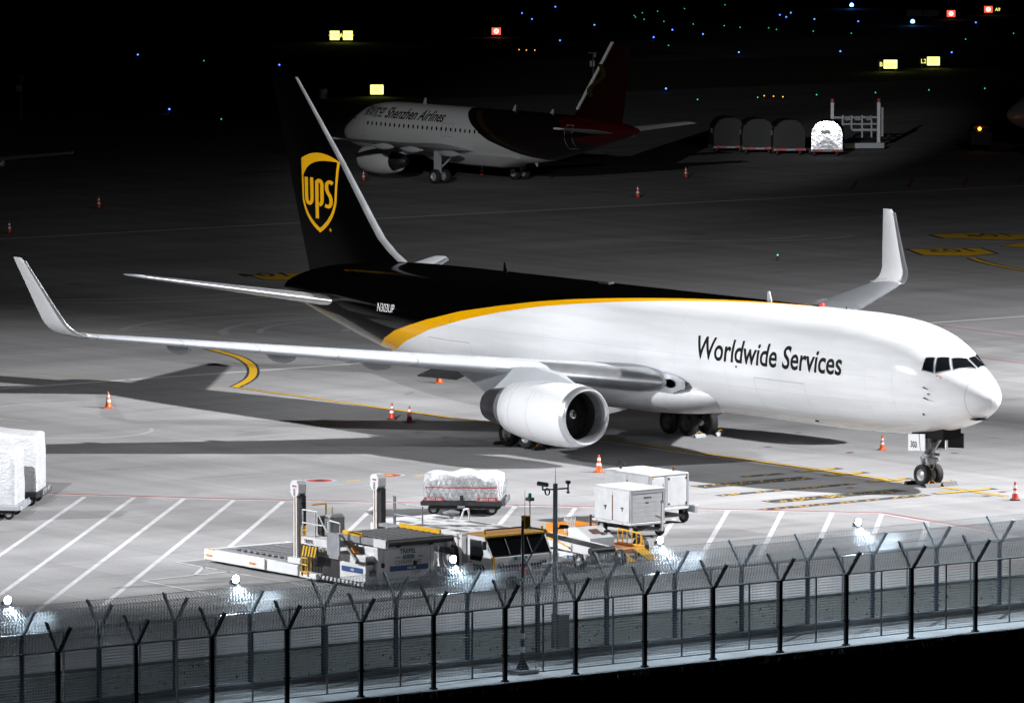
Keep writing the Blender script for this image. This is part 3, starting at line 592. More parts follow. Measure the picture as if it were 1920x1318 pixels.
# scrubbed tyre arcs left by turning tugs behind the tail
P_TYR = worn('scrubbed_concrete', (.48, .48, .49), .46)
for k, (cx, cy, r, a0, a1, wd) in enumerate([(-74, 24, 9, 2.2, 4.3, .5), (-72.5, 26, 9.5, 2.3, 4.2, .35), (-70, 28, 8, 2.1, 4.0, .5), (-68, 30, 9, 2.2, 3.9, .4), (-76, 21, 11, 2.4, 4.0, .4), (-112, 30, 16, -1.2, .9, .55), (-115, 29, 16, -1.2, .9, .55), (-48, -13, 4.6, 2.2, 5.2, .18), (-41, -17.5, 3.6, -1.1, 1.2, .2), (-120, 84, 9, -1.3, .5, .6), (-122, 82, 9, -1.3, .5, .6)]):
    line('tyre_scrub', [(cx + r * math.cos(a), cy + r * math.sin(a)) for a in np.linspace(a0, a1, 26)], wd, P_TYR, .0022 + .00015 * k)
# lanes of the stand behind, only just lit
for i in range(12):
    line('dim_bay_line', [(-146 + i * .9, 116 + i * 4.5), (-152 + i * .9, 121.5 + i * 4.5)], .22, P_RED)
for i in range(22): line('dim_dash', [(-163 + i * .25, 104 + i * 1.9), (-163 + i * .25 + .12, 105.1 + i * 1.9)], .2, P_FADE)
line('white_line', [(-157, 96), (-150.5, 128)], .22, P_FADE)
# ================================================================== verge, double fence, lamps
GRASSM = mat('verge_grass', (.026, .029, .021), .95, 0, .3, .8, .4, 20); SOIL = mat('shade_black_soil', (.0016, .0016, .0014), 1, 0, .3, 1.5, spec=0)  # soil coloured near black to stand in for the unlit bank
PATHM = mat('path_concrete', (.34, .34, .34), .85, 0, .16, .7, .3, 40); PLINTH = mat('plinth_concrete', (.25, .25, .25), .9, 0, .25, 2, .4, 30)
m = MB(); m.bx(26.0, 32.62, -110, 60, -.3, -.02); tag(m.build('verge', GRASSM), kind='structure')
m = MB(); m.bx(25.76, 26.0, -110, 60, -.3, .10, .02); tag(m.build('kerb', PLINTH), kind='structure')
m = MB(); m.bx(32.62, 37.1, -110, 60, -.3, -.004); tag(m.build('patrol_path', PATHM), kind='structure')
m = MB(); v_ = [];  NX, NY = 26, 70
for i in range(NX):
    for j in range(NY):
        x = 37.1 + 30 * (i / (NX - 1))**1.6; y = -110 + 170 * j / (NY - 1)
        v_.append((x, y, -.05 - 1.75 * min(x - 37.1, 5) - .5 * max(0, x - 42.1) + (.25 * math.sin(x * 1.3 + y * .7) + .2 * math.sin(y * 1.9) + .15 * random.random()) * min(1, (x - 37.1) / 2)))  # slope made steep so that it turns away from the floodlight
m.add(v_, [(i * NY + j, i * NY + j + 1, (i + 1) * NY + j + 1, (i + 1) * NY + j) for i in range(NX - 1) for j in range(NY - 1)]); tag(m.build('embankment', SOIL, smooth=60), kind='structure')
# low weeds in the verge and on the bank, too many to count
def tufts(name, m_, spots, h, n, lab, cat):
    b = MB()
    for x, y, z in spots:
        for k in range(n):
            a = random.uniform(0, 6.28); r = random.uniform(0, .12); hh = h * random.uniform(.4, 1.1); ln = random.uniform(.1, .5) * hh; px, py = x + r * math.cos(a), y + r * math.sin(a); w_ = .012
            ca, sa = math.cos(a), math.sin(a)
            b.add([(px - sa * w_, py + ca * w_, z), (px + sa * w_, py - ca * w_, z), (px + ca * ln * .5 + sa * w_, py + sa * ln * .5 - ca * w_, z + hh * .6), (px + ca * ln, py + sa * ln, z + hh), (px + ca * ln * .5 - sa * w_, py + sa * ln * .5 + ca * w_, z + hh * .6)], [(0, 1, 2, 4), (4, 2, 3)])
    return tag(b.build(name, m_), lab, cat, kind='stuff')
WEED = mat('weed_leaf', (.06, .07, .04), .7, 0, .4, 5)
tufts('verge_weeds', WEED, [(random.uniform(26.3, 32.4), random.uniform(-72, -14), -.02) for _ in range(350)], .12, 4, 'short weeds growing in the dark strip before the far fence', 'weeds')
tufts('bank_weeds', WEED, [(37.13 + .22 * random.random(), random.uniform(-70, -20), -.25) for _ in range(260)], .30, 5, 'thin weeds along the top of the dark bank', 'weeds')
GALV = mat('galvanised_steel', (.36, .38, .41), .42, .55, .2, 5); WIRE = mat('fence_wire', (.50, .51, .52), .55, .2, .15, 6)
BLUEP = mat('blue_grey_post', (.10, .13, .19), .45, .2, .2, 5)
post_cache = {}
def fence(nm, X, y_anchor, pitch, i0, i1, H, label, postm, armm):
    T = thing(nm, label, 'fence', (X, y_anchor, 0))
    ys = [pitch * i for i in range(i0, i1 + 1)]
    b = MB(); b.bx(-.065, .065, -.07, .07, -.02, H, .012); b.bx(-.10, .10, -.10, .10, -.02, .05); b.bx(-.075, .075, -.12, .12, H * .34, H * .34 + .05); b.bx(-.075, .075, -.10, .10, H * .72, H * .72 + .04)
    pm = None
    for y in ys:
        if pm is None: pm = b.build('post', postm, T); o = pm
        else: o = pm.copy(); COL.objects.link(o); o.parent = T
        o.location = (0, y, 0)
    for sg in (-1, 1):
        b = MB(); b.bar((sg * .03, 0, H - .06), (sg * .74, 0, H + .86), .085, .03, (0, 1, 0)); b.bar((sg * .07, .045, H - .06), (sg * .74 + .03, .045, H + .84), .016, .09, (0, 1, 0)); am = None
        for y in ys:
            if am is None: am = b.build('arm', armm, T); o = am
            else: o = am.copy(); COL.objects.link(o); o.parent = T
            o.location = (0, y, 0)
    L0, L1 = ys[0], ys[-1]
    for z, r in ((H - .02, .032), (.22, .022)):
        b = MB(); b.cyl((0, L0, z), (0, L1, z), r, n=8); b.build('rail', GALV, T)
    b = MB(); b.bx(-.02, .02, -.025, .025, .2, H); sm_ = None
    for y in ys[:-1]:
        if sm_ is None: sm_ = b.build('stile', GALV, T); o = sm_
        else: o = sm_.copy(); COL.objects.link(o); o.parent = T
        o.location = (.0, y + pitch * .54, 0)
    def wire(b, p, q, r):
        p = Vector(p); q = Vector(q); d = (q - p).normalized(); a = d.orthogonal().normalized() * r; c = d.cross(a); vs = [p + a, p + c, p - a, p - c, q + a, q + c, q - a, q - c]
        b.add(vs, [(0, 1, 5, 4), (1, 2, 6, 5), (2, 3, 7, 6), (3, 0, 4, 7)])
    b = MB()
    for z in np.arange(.3, H - .05, .098): wire(b, (.03, L0, z), (.03, L1, z), .0072)
    for y in np.arange(L0, L1, .06): wire(b, (.035, y, .2), (.035, y, H), .0036)
    o = b.build('wire_mesh', WIRE, T); o['kind'] = 'stuff'
    for sg in (-1, 1):
        b = MB(); st = .125; nn = 6
        hs = [(sg * (.06 + .66 * k / nn), H + .82 * k / nn) for k in range(nn + 1)]
        for k in range(nn):
            (x0, z0), (x1, z1) = hs[k], hs[k + 1]; j = 0
            for y in np.arange(L0, L1, st):
                # woven zig-zag cells
                y0 = y + (st / 2 if k % 2 else 0); wire(b, (x0, y0, z0), (x1, y0 + st / 2, z1), .0074); wire(b, (x0, y0, z0), (x1, y0 - st / 2, z1), .0074)
        for k in (0, 3, nn): wire(b, (hs[k][0], L0, hs[k][1]), (hs[k][0], L1, hs[k][1]), .009)
        o = b.build('chain_link', WIRE, T); o['kind'] = 'stuff'
    return T
far_f = fence('security_fence', 32.8, -39.5, 3.06, -11, 9, 2.58, 'grey wire fence with forked posts, farther of the two rows', BLUEP, GALV)
near_f = fence('security_fence', 36.75, -43.9, 3.03, -9, 9, 2.58, 'dark wire fence with forked posts, nearer of the two rows', mat('shaded_post', (.03, .035, .045), .5, .2, .2, 5), mat('shaded_arm', (.045, .05, .06), .45, .3, .2, 5))  # nearer posts and arms coloured near black for their unlit side
m = MB(); m.bx(32.64, 32.96, -110, 60, -.02, .20, .03); tag(m.build('fence_plinth', PLINTH), 'long low concrete plinth under the farther fence', 'plinth')
# floodlights at the arm tips of every third post
LAMPE = mat('lamp_glow', (.8, .9, 1), .3, emit=(.72, .87, 1.0), estr=160)
lamp_lab = {-9: 'lit white floodlight on the fence arm at the left edge', -6: 'lit white floodlight on the fence below the low loader platform', -3: 'lit white floodlight on the fence before the tractor wheel', 0: 'lit white floodlight on the fence right of the orange dolly', 3: 'lit white floodlight on the fence, rightmost one'}
for k in lamp_lab:
    y = -39.5 + 3.06 * k
    T = thing('fence_floodlight', lamp_lab[k], 'floodlight', (32.02, y - .04, 3.52), 0, 'floodlights along the far fence')
    b = MB(); b.lathe([(-.14, .03), (-.13, .09), (-.05, .15), (.0, .155), (.0, .135)], (0, 0, .14), 'x', 22); b.build('housing', DARK, T, smooth=50)
    b = MB(); b.lathe([(-.002, .134), (.02, .11), (.035, .07), (.04, .001)], (0, 0, .14), 'x', 22); b.build('lens', LAMPE, T, smooth=60)
    b = MB(); b.bar((-.08, 0, -.02), (-.02, 0, -.22), .05, .02); b.bx(-.09, -.07, -.21, .21, -.05, .1); b.build('bracket', GALV, T)
    d = bpy.data.lights.new('fence_lamp_beam', 'SPOT'); d.energy = 850; d.spot_size = R(100); d.spot_blend = .6; d.color = (.66, .84, 1.0); d.shadow_soft_size = .12
    o = bpy.data.objects.new('fence_lamp_beam', d); COL.objects.link(o); o.parent = T; o.location = (.10, 0, .14); o.rotation_euler = (Vector((1, 0, -1.2))).to_track_quat('-Z', 'Y').to_euler()
# camera mast and loudspeaker post
T = thing('camera_mast', 'tall grey mast with two cameras on a crossbar behind the fence', 'mast', (31.56, -43.9, 0))
b = MB(); b.cyl((0, 0, 0), (0, 0, 5.95), .10, .085, 16); b.lathe([(0, .2), (.05, .2), (.06, .1)], (0, 0, 0), 'z', 16); b.build('pole', mat('mast_grey', (.55, .56, .57), .5, .3, .2, 4), T, smooth=40)
b = MB(); b.cyl((-.28, -.37, 5.72), (.28, .37, 5.78), .03, n=8); b.build('crossbar', STEEL, T)
b = MB(); b.cyl((0, 0, 5.95), (0, 0, 6.5), .012, .006, 6); b.build('whip_antenna', DARK, T)
b = MB(); b.box((-.27, -.36, 5.93), (.42, .16, .15), rotm(0, .15, .9), .03); b.cyl((-.27, -.36, 5.72), (-.27, -.36, 5.9), .03, n=8); b.build('camera', mat('camera_shell', (.42, .43, .44), .5), T)
b = MB(); b.lathe([(-.02, .13), (.05, .13), (.02, .1)], (-.18, -.24, 5.66), 'y', 14); b.build('cable_loop', DARK, T)
b = MB(); b.cyl((.27, .36, 5.6), (.27, .36, 5.95), .03, n=8); b.box((.27, .36, 6.0), (.16, .16, .12), None, .03); b.cyl((.27, .36, 5.66), (.27, .36, 5.6), .07, .04, 10); b.build('camera', DARK, T)
b = MB(); b.box((.1, .3, 4.4), (.34, .12, .13), rotm(0, .05, .9), .03); b.cyl((0, 0, 4.35), (.1, .3, 4.35), .03, n=8); b.build('camera', DARK, T)
b = MB(); b.box((.0, .22, .65), (.45, .5, 1.3), None, .03); b.box((.235, .22, .85), (.02, .12, .3)); b.build('cabinet', mat('cabinet_grey', (.36, .36, .35), .6, 0, .12, 3), T)
T = thing('loudspeaker_post', 'slim post with horn loudspeaker and yellow box between the fences', 'post', (35.46, -48.25, 0))
b = MB(); b.bx(-.42, .42, -.42, .42, -.004, .13, .02); b.build('footing', PLINTH, T)
b = MB(); b.cyl((0, 0, .13), (0, 0, .5), .24, .07, 4); b.build('base_plate', DARK, T)
for x in (-.33, .33):
    for y in (-.33, .33): b = MB(); b.cyl((x, y, .1), (x, y, .27), .018, n=6); b.build('anchor_bolt', STEEL, T)
b = MB(); b.cyl((0, 0, .5), (0, 0, 1.5), .075, n=14); b.cyl((0, 0, 1.5), (0, 0, 5.3), .048, n=12); b.build('pole', mat('post_dark', (.06, .07, .09), .4, .4, .2, 4), T, smooth=40)
b = MB(); [b.lathe([(z, .077), (z + .2, .077)], (0, 0, 0), 'z', 14) for z in (.72, 1.2)]; b.build('white_bands', WHITE, T)
b = MB(); b.cyl((0, 0, 5.12), (.45, .66, 4.98), .03, n=8); b.cyl((0, 0, 3.6), (.46, .68, 4.98), .03, n=8); b.build('bracket', STEEL, T)
b = MB(); b.lathe([(0, .05), (.10, .06), (.22, .10), (.34, .21), (.36, .24), (.345, .235), (.2, .08), (.06, .04), (.05, .001)], (.05, -.45, 3.24), 'y', 26); 
o = b.build('horn', mat('horn_grey', (.42, .41, .38), .5), T, smooth=50); o.data.transform(Matrix.Translation((.05, -.45, 3.24)) @ Matrix.Rotation(math.pi + .9, 4, 'Z') @ Matrix.Translation((-.05, .45, -3.24)))
b = MB(); b.cyl((.05, -.42, 3.24), (0, 0, 3.24), .05, n=8); b.build('horn_driver', STEEL, T)
b = MB(); b.bx(-.12, .12, .02, .26, 5.02, 5.48, .02); b.build('yellow_box', YEL, T)
b = MB(); b.cyl((0, .1, 5.45), (0, .1, 6.35), .010, .006, 6); b.build('whip_antenna', DARK, T)
# ================================================================== ground equipment
WV = mat('vehicle_white', (.74, .75, .77), .38, 0, .05, 2.5); WVD = mat('vehicle_white_worn', (.70, .70, .71), .5, 0, .14, 2.2, .1, 25)
GREYV = mat('vehicle_grey', (.30, .31, .33), .5, .1, .15, 3); DECK = mat('deck_grey', (.22, .23, .245), .55, .3, .2, 3); ROLL = mat('roller_steel', (.34, .35, .37), .35, .7, .15, 5)
ORG = mat('orange_paint', (.72, .25, .015), .45, 0, .12, 3); BLUEL = mat('blue_plate', (.02, .07, .22), .4, 0, .1, 3); SCRT = mat('flat_white_mark', (.7, .7, .72), .5, 0, .05, 2); PINK = mat('red_label', (.50, .09, .10), .5, 0, .2, 5)
def wheel_set(parent, c, r, wd, axis='y', n=24):
    h = wd / 2; b = MB(); b.lathe([(-h * .6, r * .58), (-h, r * .70), (-h, r * .86), (-h * .7, r * .98), (-h * .3, r), (h * .3, r), (h * .7, r * .98), (h, r * .86), (h, r * .70), (h * .6, r * .58)], c, axis, n); t = b.build('tyre', RUBBER, parent, smooth=50)
    b = MB()
    for s2 in (-1, 1): b.lathe([(s2 * h * .55, r * .6), (s2 * h * .8, r * .56), (s2 * h * .4, r * .46), (s2 * h * .45, r * .22), (s2 * h * .75, r * .18), (s2 * h * .75, .001)], c, axis, n)
    b.build('rim', mat('rim_grey', (.5, .5, .52), .45, .3, .2, 6), t, smooth=40)
def put(parent, name, m_, *boxes, b=0.0, smooth=None):
    q = MB()
    for bb in boxes: q.bx(*bb, b=b)
    return q.build(name, m_, parent, smooth)
def rail(parent, name, m_, pts, r=.025): q = MB(); q.tube([Vector(p) for p in pts], r, 8); return q.build(name, m_, parent, smooth=60)
def sign_text(parent, m_, body, size, o, ax, up=(0, 0, 1), sx=1.0, off=.004, name='lettering'):
    """flat lettering centred at o, reading along ax"""
    vs_, fs_ = text_mesh(body, size, sx, 0, off, 'CENTER', 0); o = Vector(o); ax = Vector(ax); up = Vector(up); q = MB(); q.add([o + ax * x + up * y for x, y in vs_], fs_); return q.build(name, m_, parent)

# ------------------------------------------------------------------ main deck cargo loader
def loader(loc, name_label, dim=False):
    T = thing('cargo_loader', name_label, 'cargo loader', loc)
    # low rear platform
    put(T, 'platform_side', WV, (0, 6.5, -.05, .22, .10, .52), b=.03); put(T, 'platform_side', WV, (0, 6.5, 3.75, 4.0, .10, .52), b=.03); put(T, 'platform_end', WV, (-.12, .14, .25, 3.72, .12, .50), b=.03)
    put(T, 'side_bumper', WV, (2.55, 4.35, -.12, -.055, .12, .58), b=.025)
    put(T, 'platform_deck', DECK, (.15, 6.45, .23, 3.74, .30, .46))
    put(T, 'walkway', GREYV, (.3, 6.4, .235, .75, .462, .50), b=.01)
    q = MB(); q.cyl((1.0, .82, .53), (1.0, 3.6, .53), .075, n=12); r0 = q.build('roller', ROLL, T, smooth=50)
    for i in range(1, 13): o = r0.copy(); COL.objects.link(o); o.parent = T; o.location.x = .42 * i
    for x0, x1 in ((.3, .65), (2.6, 3.2), (3.25, 4.1)): put(T, 'orange_strip', YEL, (x0, x1, -.04, .05, .523, .56))
    for x0, x1, y0 in ((.2, .6, -.056), (3.3, 3.7, -.126), (6.9, 7.3, -.156)): put(T, 'orange_reflector', ORG, (x0, x1, y0 - .012, y0, .26, .34))
    # lifting columns
    for y in (.28, 4.05):
        put(T, 'column', WV, (5.92, 6.20, y - .15, y + .15, .2, 3.25), b=.02); put(T, 'column_rail', mat('rust_rail', (.45, .28, .17), .6, 0, .4, 6), (6.03, 6.08, y - .165, y - .152, .6, 3.1))
        put(T, 'chain_guard', DARK, (6.24, 6.42, y - .10, y + .12, .55, 3.2)); put(T, 'hydraulic_pipe', DARK, (5.78, 5.86, y - .05, y + .05, .8, 3.2))
        q = MB(); q.prism([(5.82, 3.30), (5.94, 3.14), (6.24, 3.14), (6.36, 3.30), (6.36, 3.62), (6.24, 3.76), (5.94, 3.76), (5.82, 3.62)], 'y', y - .20, y + .17); q.build('column_head', WV, T)
        put(T, 'head_latch', GREYV, (6.04, 6.14, y - .215, y - .202, 3.18, 3.45)); put(T, 'warning_label', PINK, (5.97, 6.22, y - .214, y - .202, 3.52, 3.58))
        put(T, 'column_foot', WV, (5.7, 6.6, y - .28, y + .2, .55, .78), b=.03)
    # ladder and operator stand
    for y in (-.18, .0):
        rail(T, 'ladder_rail', YEL, [(6.95, y, .2), (6.95, y, 2.1)], .03); rail(T, 'ladder_rail', YEL, [(7.35, y, .2), (7.35, y, 1.6)], .03)
    for i in range(7): rail(T, 'ladder_rung', YEL, [(6.95, -.18, .35 + .27 * i), (7.35, -.18, .35 + .27 * i)], .022)
    put(T, 'operator_floor', WVD, (7.0, 8.85, -.25, .95, 1.42, 1.72), b=.02)
    q = MB()
    for k in range(5): x = 7.05 + k * .2; q.prism([(x, .98), (x + .1, .98), (x + .22, 1.38), (x + .12, 1.38)], 'y', -.262, -.256)
    q.build('hazard_stripe', YEL, T); put(T, 'hazard_panel', DARK, (7.0, 8.1, -.255, -.22, .95, 1.40))
    for x in (7.05, 7.9, 8.75): rail(T, 'guard_post', WV, [(x, -.2, 1.72), (x, -.2, 2.75 if x < 8 else 2.45)], .028)
    rail(T, 'guard_rail', WV, [(7.05, -.2, 2.75), (8.0, -.2, 2.75), (8.75, -.2, 1.95), (8.75, .85, 1.95)], .03); rail(T, 'guard_rail', WV, [(7.05, -.2, 2.25), (8.4, -.2, 2.25)], .025)
    rail(T, 'guard_rail', YEL, [(7.05, .9, 1.72), (7.05, .9, 2.9), (7.05, .2, 2.9)], .03); rail(T, 'guard_rail', YEL, [(7.45, .9, 1.72), (7.45, .9, 2.8)], .025)
    put(T, 'control_panel', GREYV, (8.0, 8.55, .1, .8, 1.75, 2.65), b=.1); put(T, 'operator_seat', DARK, (7.35, 7.75, .25, .7, 1.75, 2.5), b=.06); put(T, 'work_lamp', GLASS, (7.0, 7.14, -.25, -.1, 2.86, 3.02), b=.02); put(T, 'gate_panel', GREYV, (8.78, 9.6, -.27, -.22, 1.2, 2.05))
    rail(T, 'gate_frame', WV, [(8.85, -.2, 2.05), (8.85, -.2, 2.5), (9.55, -.2, 2.45), (9.55, -.2, 2.05)], .03)
    sign_text(T, INK, 'TREPEL', .2, (7.55, -.262, 1.5), (1, 0, 0))
    # chassis, engine bay
    put(T, 'chassis', DARK, (6.6, 9.2, .2, 3.2, .28, .95)); put(T, 'wheel_arch', DARK, (8.0, 9.2, .12, .2, .25, 1.2))
    for x in (7.4, 8.6): wheel_set(T, (x, .42, .44), .44, .3)
    put(T, 'side_locker', WVD, (9.2, 10.95, .02, .4, .22, 1.30), b=.03); put(T, 'front_bay', WVD, (9.25, 11.2, .42, 3.05, .22, 1.62), b=.05); put(T, 'side_locker', WVD, (9.6, 11.0, 3.06, 3.36, .22, 1.25), b=.03)
    put(T, 'arm_beam', GREYV, (7.0, 9.4, .06, .2, 1.0, 1.18)); put(T, 'arm_beam', GREYV, (7.0, 9.4, 3.1, 3.24, 1.0, 1.18))
    q = MB(); q.prism([(7.0, .14), (10.9, .14), (10.9, .30), (7.0, .30)], 'y', -.02, .018); q.build('skirt', DARK, T)
    for i in range(15): x = 7.05 + i * .26; q = MB(); q.prism([(x, .145), (x + .13, .145), (x + .17, .295), (x + .04, .295)], 'y', -.026, -.021); q.build('skirt_stripe', SCRT, T)
    put(T, 'front_step', WV, (6.75, 7.9, -.16, .2, .10, .32), b=.03)
    put(T, 'blue_plate', BLUEL, (9.35, 10.75, .008, .016, .62, .82)); sign_text(T, SCRT, '1402', .12, (10.05, .004, .68), (1, 0, 0)); put(T, 'blue_plate', BLUEL, (11.205, 11.213, .95, 2.75, .68, .88)); put(T, 'blue_plate', mat('plate_grey_blue', (.12, .19, .30), .4), (11.205, 11.213, 1.55, 2.1, 1.12, 1.28))
    for y0 in (1.2, 2.25): put(T, 'grille_slot', DARK, (11.205, 11.212, y0, y0 + .25, 1.18, 1.21))
    put(T, 'hatch_outline', GREYV, (11.203, 11.207, .66, 2.86, .36, .38), (11.203, 11.207, .66, 2.86, 1.52, 1.54), (11.203, 11.207, .66, .68, .36, 1.54), (11.203, 11.207, 2.84, 2.86, .36, 1.54))
    sign_text(T, INK, 'TREPEL', .24, (11.214, 1.8, 1.34), (0, 1, 0)); sign_text(T, mat('grey_lettering', (.16, .17, .18), .5), 'CHAMP 140', .24, (11.214, 1.8, .93), (0, 1, 0), off=0.0); sign_text(T, SCRT, '1402 05', .13, (11.218, 1.95, .73), (0, 1, 0))
    for y0 in (.5, 3.2): put(T, 'headlamp', GLASS, (11.0, 11.06, y0 - .35, y0 - .12, .55, .75))
    # raised bridge
    put(T, 'bridge_frame', GREYV, (8.4, 11.75, .35, .5, 1.70, 1.95)); put(T, 'bridge_frame', GREYV, (8.4, 11.75, 3.25, 3.4, 1.70, 1.95)); put(T, 'bridge_frame', WV, (11.0, 11.8, .33, .46, 1.66, 1.96))
    put(T, 'bridge_deck', DECK, (8.4, 11.7, .5, 3.25, 1.78, 1.90))
    q = MB(); q.cyl((8.7, .55, 1.94), (8.7, 3.2, 1.94), .06, n=12); r0 = q.build('roller', ROLL, T, smooth=50)
    for i in range(1, 8): o = r0.copy(); COL.objects.link(o); o.parent = T; o.location.x = .40 * i
    q = MB(); q.cyl((11.86, .36, 1.86), (11.86, 3.42, 1.86), .12, n=16); q.build('front_bumper', mat('black_rubber', (.012, .012, .013), .55), T, smooth=50)
    put(T, 'side_guide', YEL, (8.5, 11.2, 3.30, 3.38, 1.955, 2.12), b=.01); put(T, 'side_guide', YEL, (8.9, 10.2, .36, .44, 1.955, 2.10), b=.01)
    for i in range(4): x0 = 7.3 + .02 * i; q = MB(); s_ = 1 if i % 2 else -1; y = .6 + .75 * i; q.bar((9.0, y, 1.3 - .38 * s_), (11.3, y, 1.3 + .38 * s_), .1, .14); q.build('scissor_arm', DARK, T)
    q = MB(); q.box((10.0, .12, 1.42), (1.15, .42, .10), rotm(0, .62, 0), .02); q.build('folded_wing', GREYV, T); put(T, 'wing_pad', DARK, (10.35, 11.1, -.06, .32, .98, 1.08)); q = MB(); q.box((10.1, .1, 1.46), (.3, .2, .06), rotm(0, .62, 0)); q.build('orange_strip', ORG, T)
    put(T, 'wing_pad', DARK, (11.1, 11.7, 3.42, 3.62, 1.3, 1.45)); put(T, 'folded_wing', GREYV, (10.8, 11.5, 3.42, 3.62, 1.45, 1.75), b=.03)
    for i in range(7): put(T, 'caution_block', YEL, (7.6 + i * .24, 7.72 + i * .24, .055, .062, 1.19, 1.28))
    # far side guard rail
    for x in (7.2, 7.3, 9.1): rail(T, 'guard_post', GALV, [(x, 4.0, 1.9), (x, 4.0, 3.0 if x < 8 else 2.75)], .03)
    rail(T, 'guard_rail', GALV, [(7.2, 4.0, 2.75), (9.1, 4.0, 2.75)], .022); rail(T, 'guard_rail', GALV, [(7.2, 4.0, 2.3), (9.1, 4.0, 2.3)], .022)
    put(T, 'side_catwalk', GREYV, (6.6, 9.3, 3.7, 4.05, 1.78, 1.9))
    return T
loader((3.35, -39.95, 0), 'large white cargo loader with twin lift columns behind the fence')

# ------------------------------------------------------------------ low aircraft tractor
T = thing('aircraft_tractor', 'low white aircraft tractor with orange cab roof beside the loader', 'tractor', (15.15, -35.0, 0)); T.scale = (1, 1, 1.09)
q = MB(); q.prism([(-7.6, .35), (-7.6, 1.45), (-7.3, 1.58), (-1.52, 1.58), (-1.52, .30)], 'y', .06, 3.0); q.build('body', WV, T)
q = MB(); q.prism([(-2.95, .02), (-2.95, .95), (-2.65, 1.42), (-2.05, 1.42), (-1.72, 1.0), (-1.72, .02)], 'y', .04, .09); q.build('wheel_arch', mat('arch_blue_black', (.015, .02, .035), .6), T)
q = MB(); q.prism([(-6.7, .02), (-6.7, .95), (-6.4, 1.42), (-5.85, 1.42), (-5.45, 1.0), (-5.45, .02)], 'y', .04, .09); q.build('wheel_arch', DARK, T)
for x in (-2.34, -6.1):
    for y in (.16, 2.75): wheel_set(T, (x, y, .68), .68, .38, 'y', 32)
put(T, 'roof_plate', WVD, (-7.3, -1.6, .12, 2.95, 1.583, 1.61))
rr = random.Random(5)
for x0, x1, y0, y1 in ((-6.3, -5.4, .3, .62), (-6.6, -5.8, 2.3, 2.7), (-4.9, -4.4, .3, .6), (-4.0, -3.2, .3, .62), (-2.6, -1.85, .3, .65), (-4.6, -3.2, 2.4, 2.75), (-2.6, -1.75, 2.3, 2.7), (-3.8, -3.4, 1.2, 1.5)): put(T, 'anti_slip_mat', DECK, (x0, x1, y0, y1, 1.613, 1.624))
for i in range(16):
    x = -6.2 + rr.random() * 4.2; y = 1.0 + rr.random() * 1.1; put(T, 'anti_slip_pad', mat('pad_grey', (.42, .43, .45), .7), (x, x + rr.uniform(.25, .5), y, y + rr.uniform(.08, .2), 1.613, 1.620))
for x in (-6.8, -4.9, -3.1, -1.8): put(T, 'side_marker', PINK, (x, x + .16, .045, .058, 1.40, 1.46))
q = MB(); q.tube([(-5.2, 2.7, 1.6), (-5.0, 2.7, 2.0), (-4.7, 2.7, 2.05), (-4.6, 2.7, 1.6)], .035); q.build('grab_handle', WV, T); q = MB(); q.lathe([(0, .1), (.18, .1), (.2, .32), (.26, .34), (.32, .1), (.33, .001)], (-5.7, 2.6, 1.6), 'z', 20); q.build('air_intake', GREYV, T, smooth=40)
put(T, 'battery_box', GREYV, (-1.5, -1.15, .02, .4, .6, 1.52), b=.03); put(T, 'vent_grille', GREYV, (-5.3, -3.1, .045, .058, .6, 1.2))
for i in range(7): put(T, 'vent_slat', WV, (-5.2, -3.2, .035, .044, .64 + i * .08, .67 + i * .08))
# cab
q = MB(); q.prism([(-1.12, .25), (-1.12, 1.62), (-.05, 1.62), (.42, .95), (.42, .25)], 'y', .05, .12); q.build('cab_side', WV, T)
q = MB(); q.prism([(-1.12, .25), (-1.12, 1.62), (-.05, 1.62), (.42, .95), (.42, .25)], 'y', 2.88, 2.95); q.build('cab_side', WV, T)
put(T, 'cab_back', WV, (-1.12, -1.04, .13, 2.87, .25, 1.6)); put(T, 'cab_floor', DARK, (-1.03, .3, .13, 2.87, .3, .62)); put(T, 'cab_nose', WV, (.0, .42, .13, 2.87, .42, .94), b=.04)
q = MB(); q.prism([(-1.16, 1.625), (-1.16, 1.68), (.0, 1.70), (.06, 1.64)], 'y', .02, 2.98); q.build('cab_roof', mat('orange_roof', (.42, .22, .08), .5, 0, .15, 3), T); put(T, 'roof_rim', YEL, (.0, .09, .0, 3.0, 1.60, 1.685), b=.015)
rail(T, 'roof_bar', DARK, [(-.5, .4, 1.70), (-.5, .4, 1.80), (-.5, 2.6, 1.80), (-.5, 2.6, 1.70)], .03)
for y in (.12, 2.85): q = MB(); q.cyl((-.1, y, 1.69), (-.1, y, 1.84), .06, .05, 10); q.build('beacon', YEL, T)
q = MB(); q.add([(-.02, .13, 1.60), (.40, .13, .98), (.40, 2.87, .98), (-.02, 2.87, 1.60)], [(0, 1, 2, 3)]); q.build('windscreen', GLASS, T)
for y in (.95, 2.0): q = MB(); q.bar((-.0, y, 1.605), (.415, y, .985), .05, .02); q.build('screen_pillar', DARK, T)
q = MB(); q.prism([(-.95, .75), (-.95, 1.48), (-.22, 1.48), (-.08, 1.0), (-.25, .75)], 'y', .035, .047); q.build('side_window', GLASS, T)
q = MB(); q.prism([(-.75, .35), (-.75, .62), (-.1, .62), (.1, .35)], 'y', .035, .047); q.build('side_window', GLASS, T)
put(T, 'mirror', DARK, (.1, .2, -.16, .0, 1.2, 1.5), b=.02); put(T, 'door_handle', DARK, (-1.0, -.85, .03, .048, .66, .70))
put(T, 'seat', DARK, (-.8, -.4, .7, 1.15, .62, 1.3), b=.06); put(T, 'steering_column', mat('tan_vinyl', (.28, .25, .22), .7), (-.2, .0, .75, 1.0, .65, 1.12), b=.04)
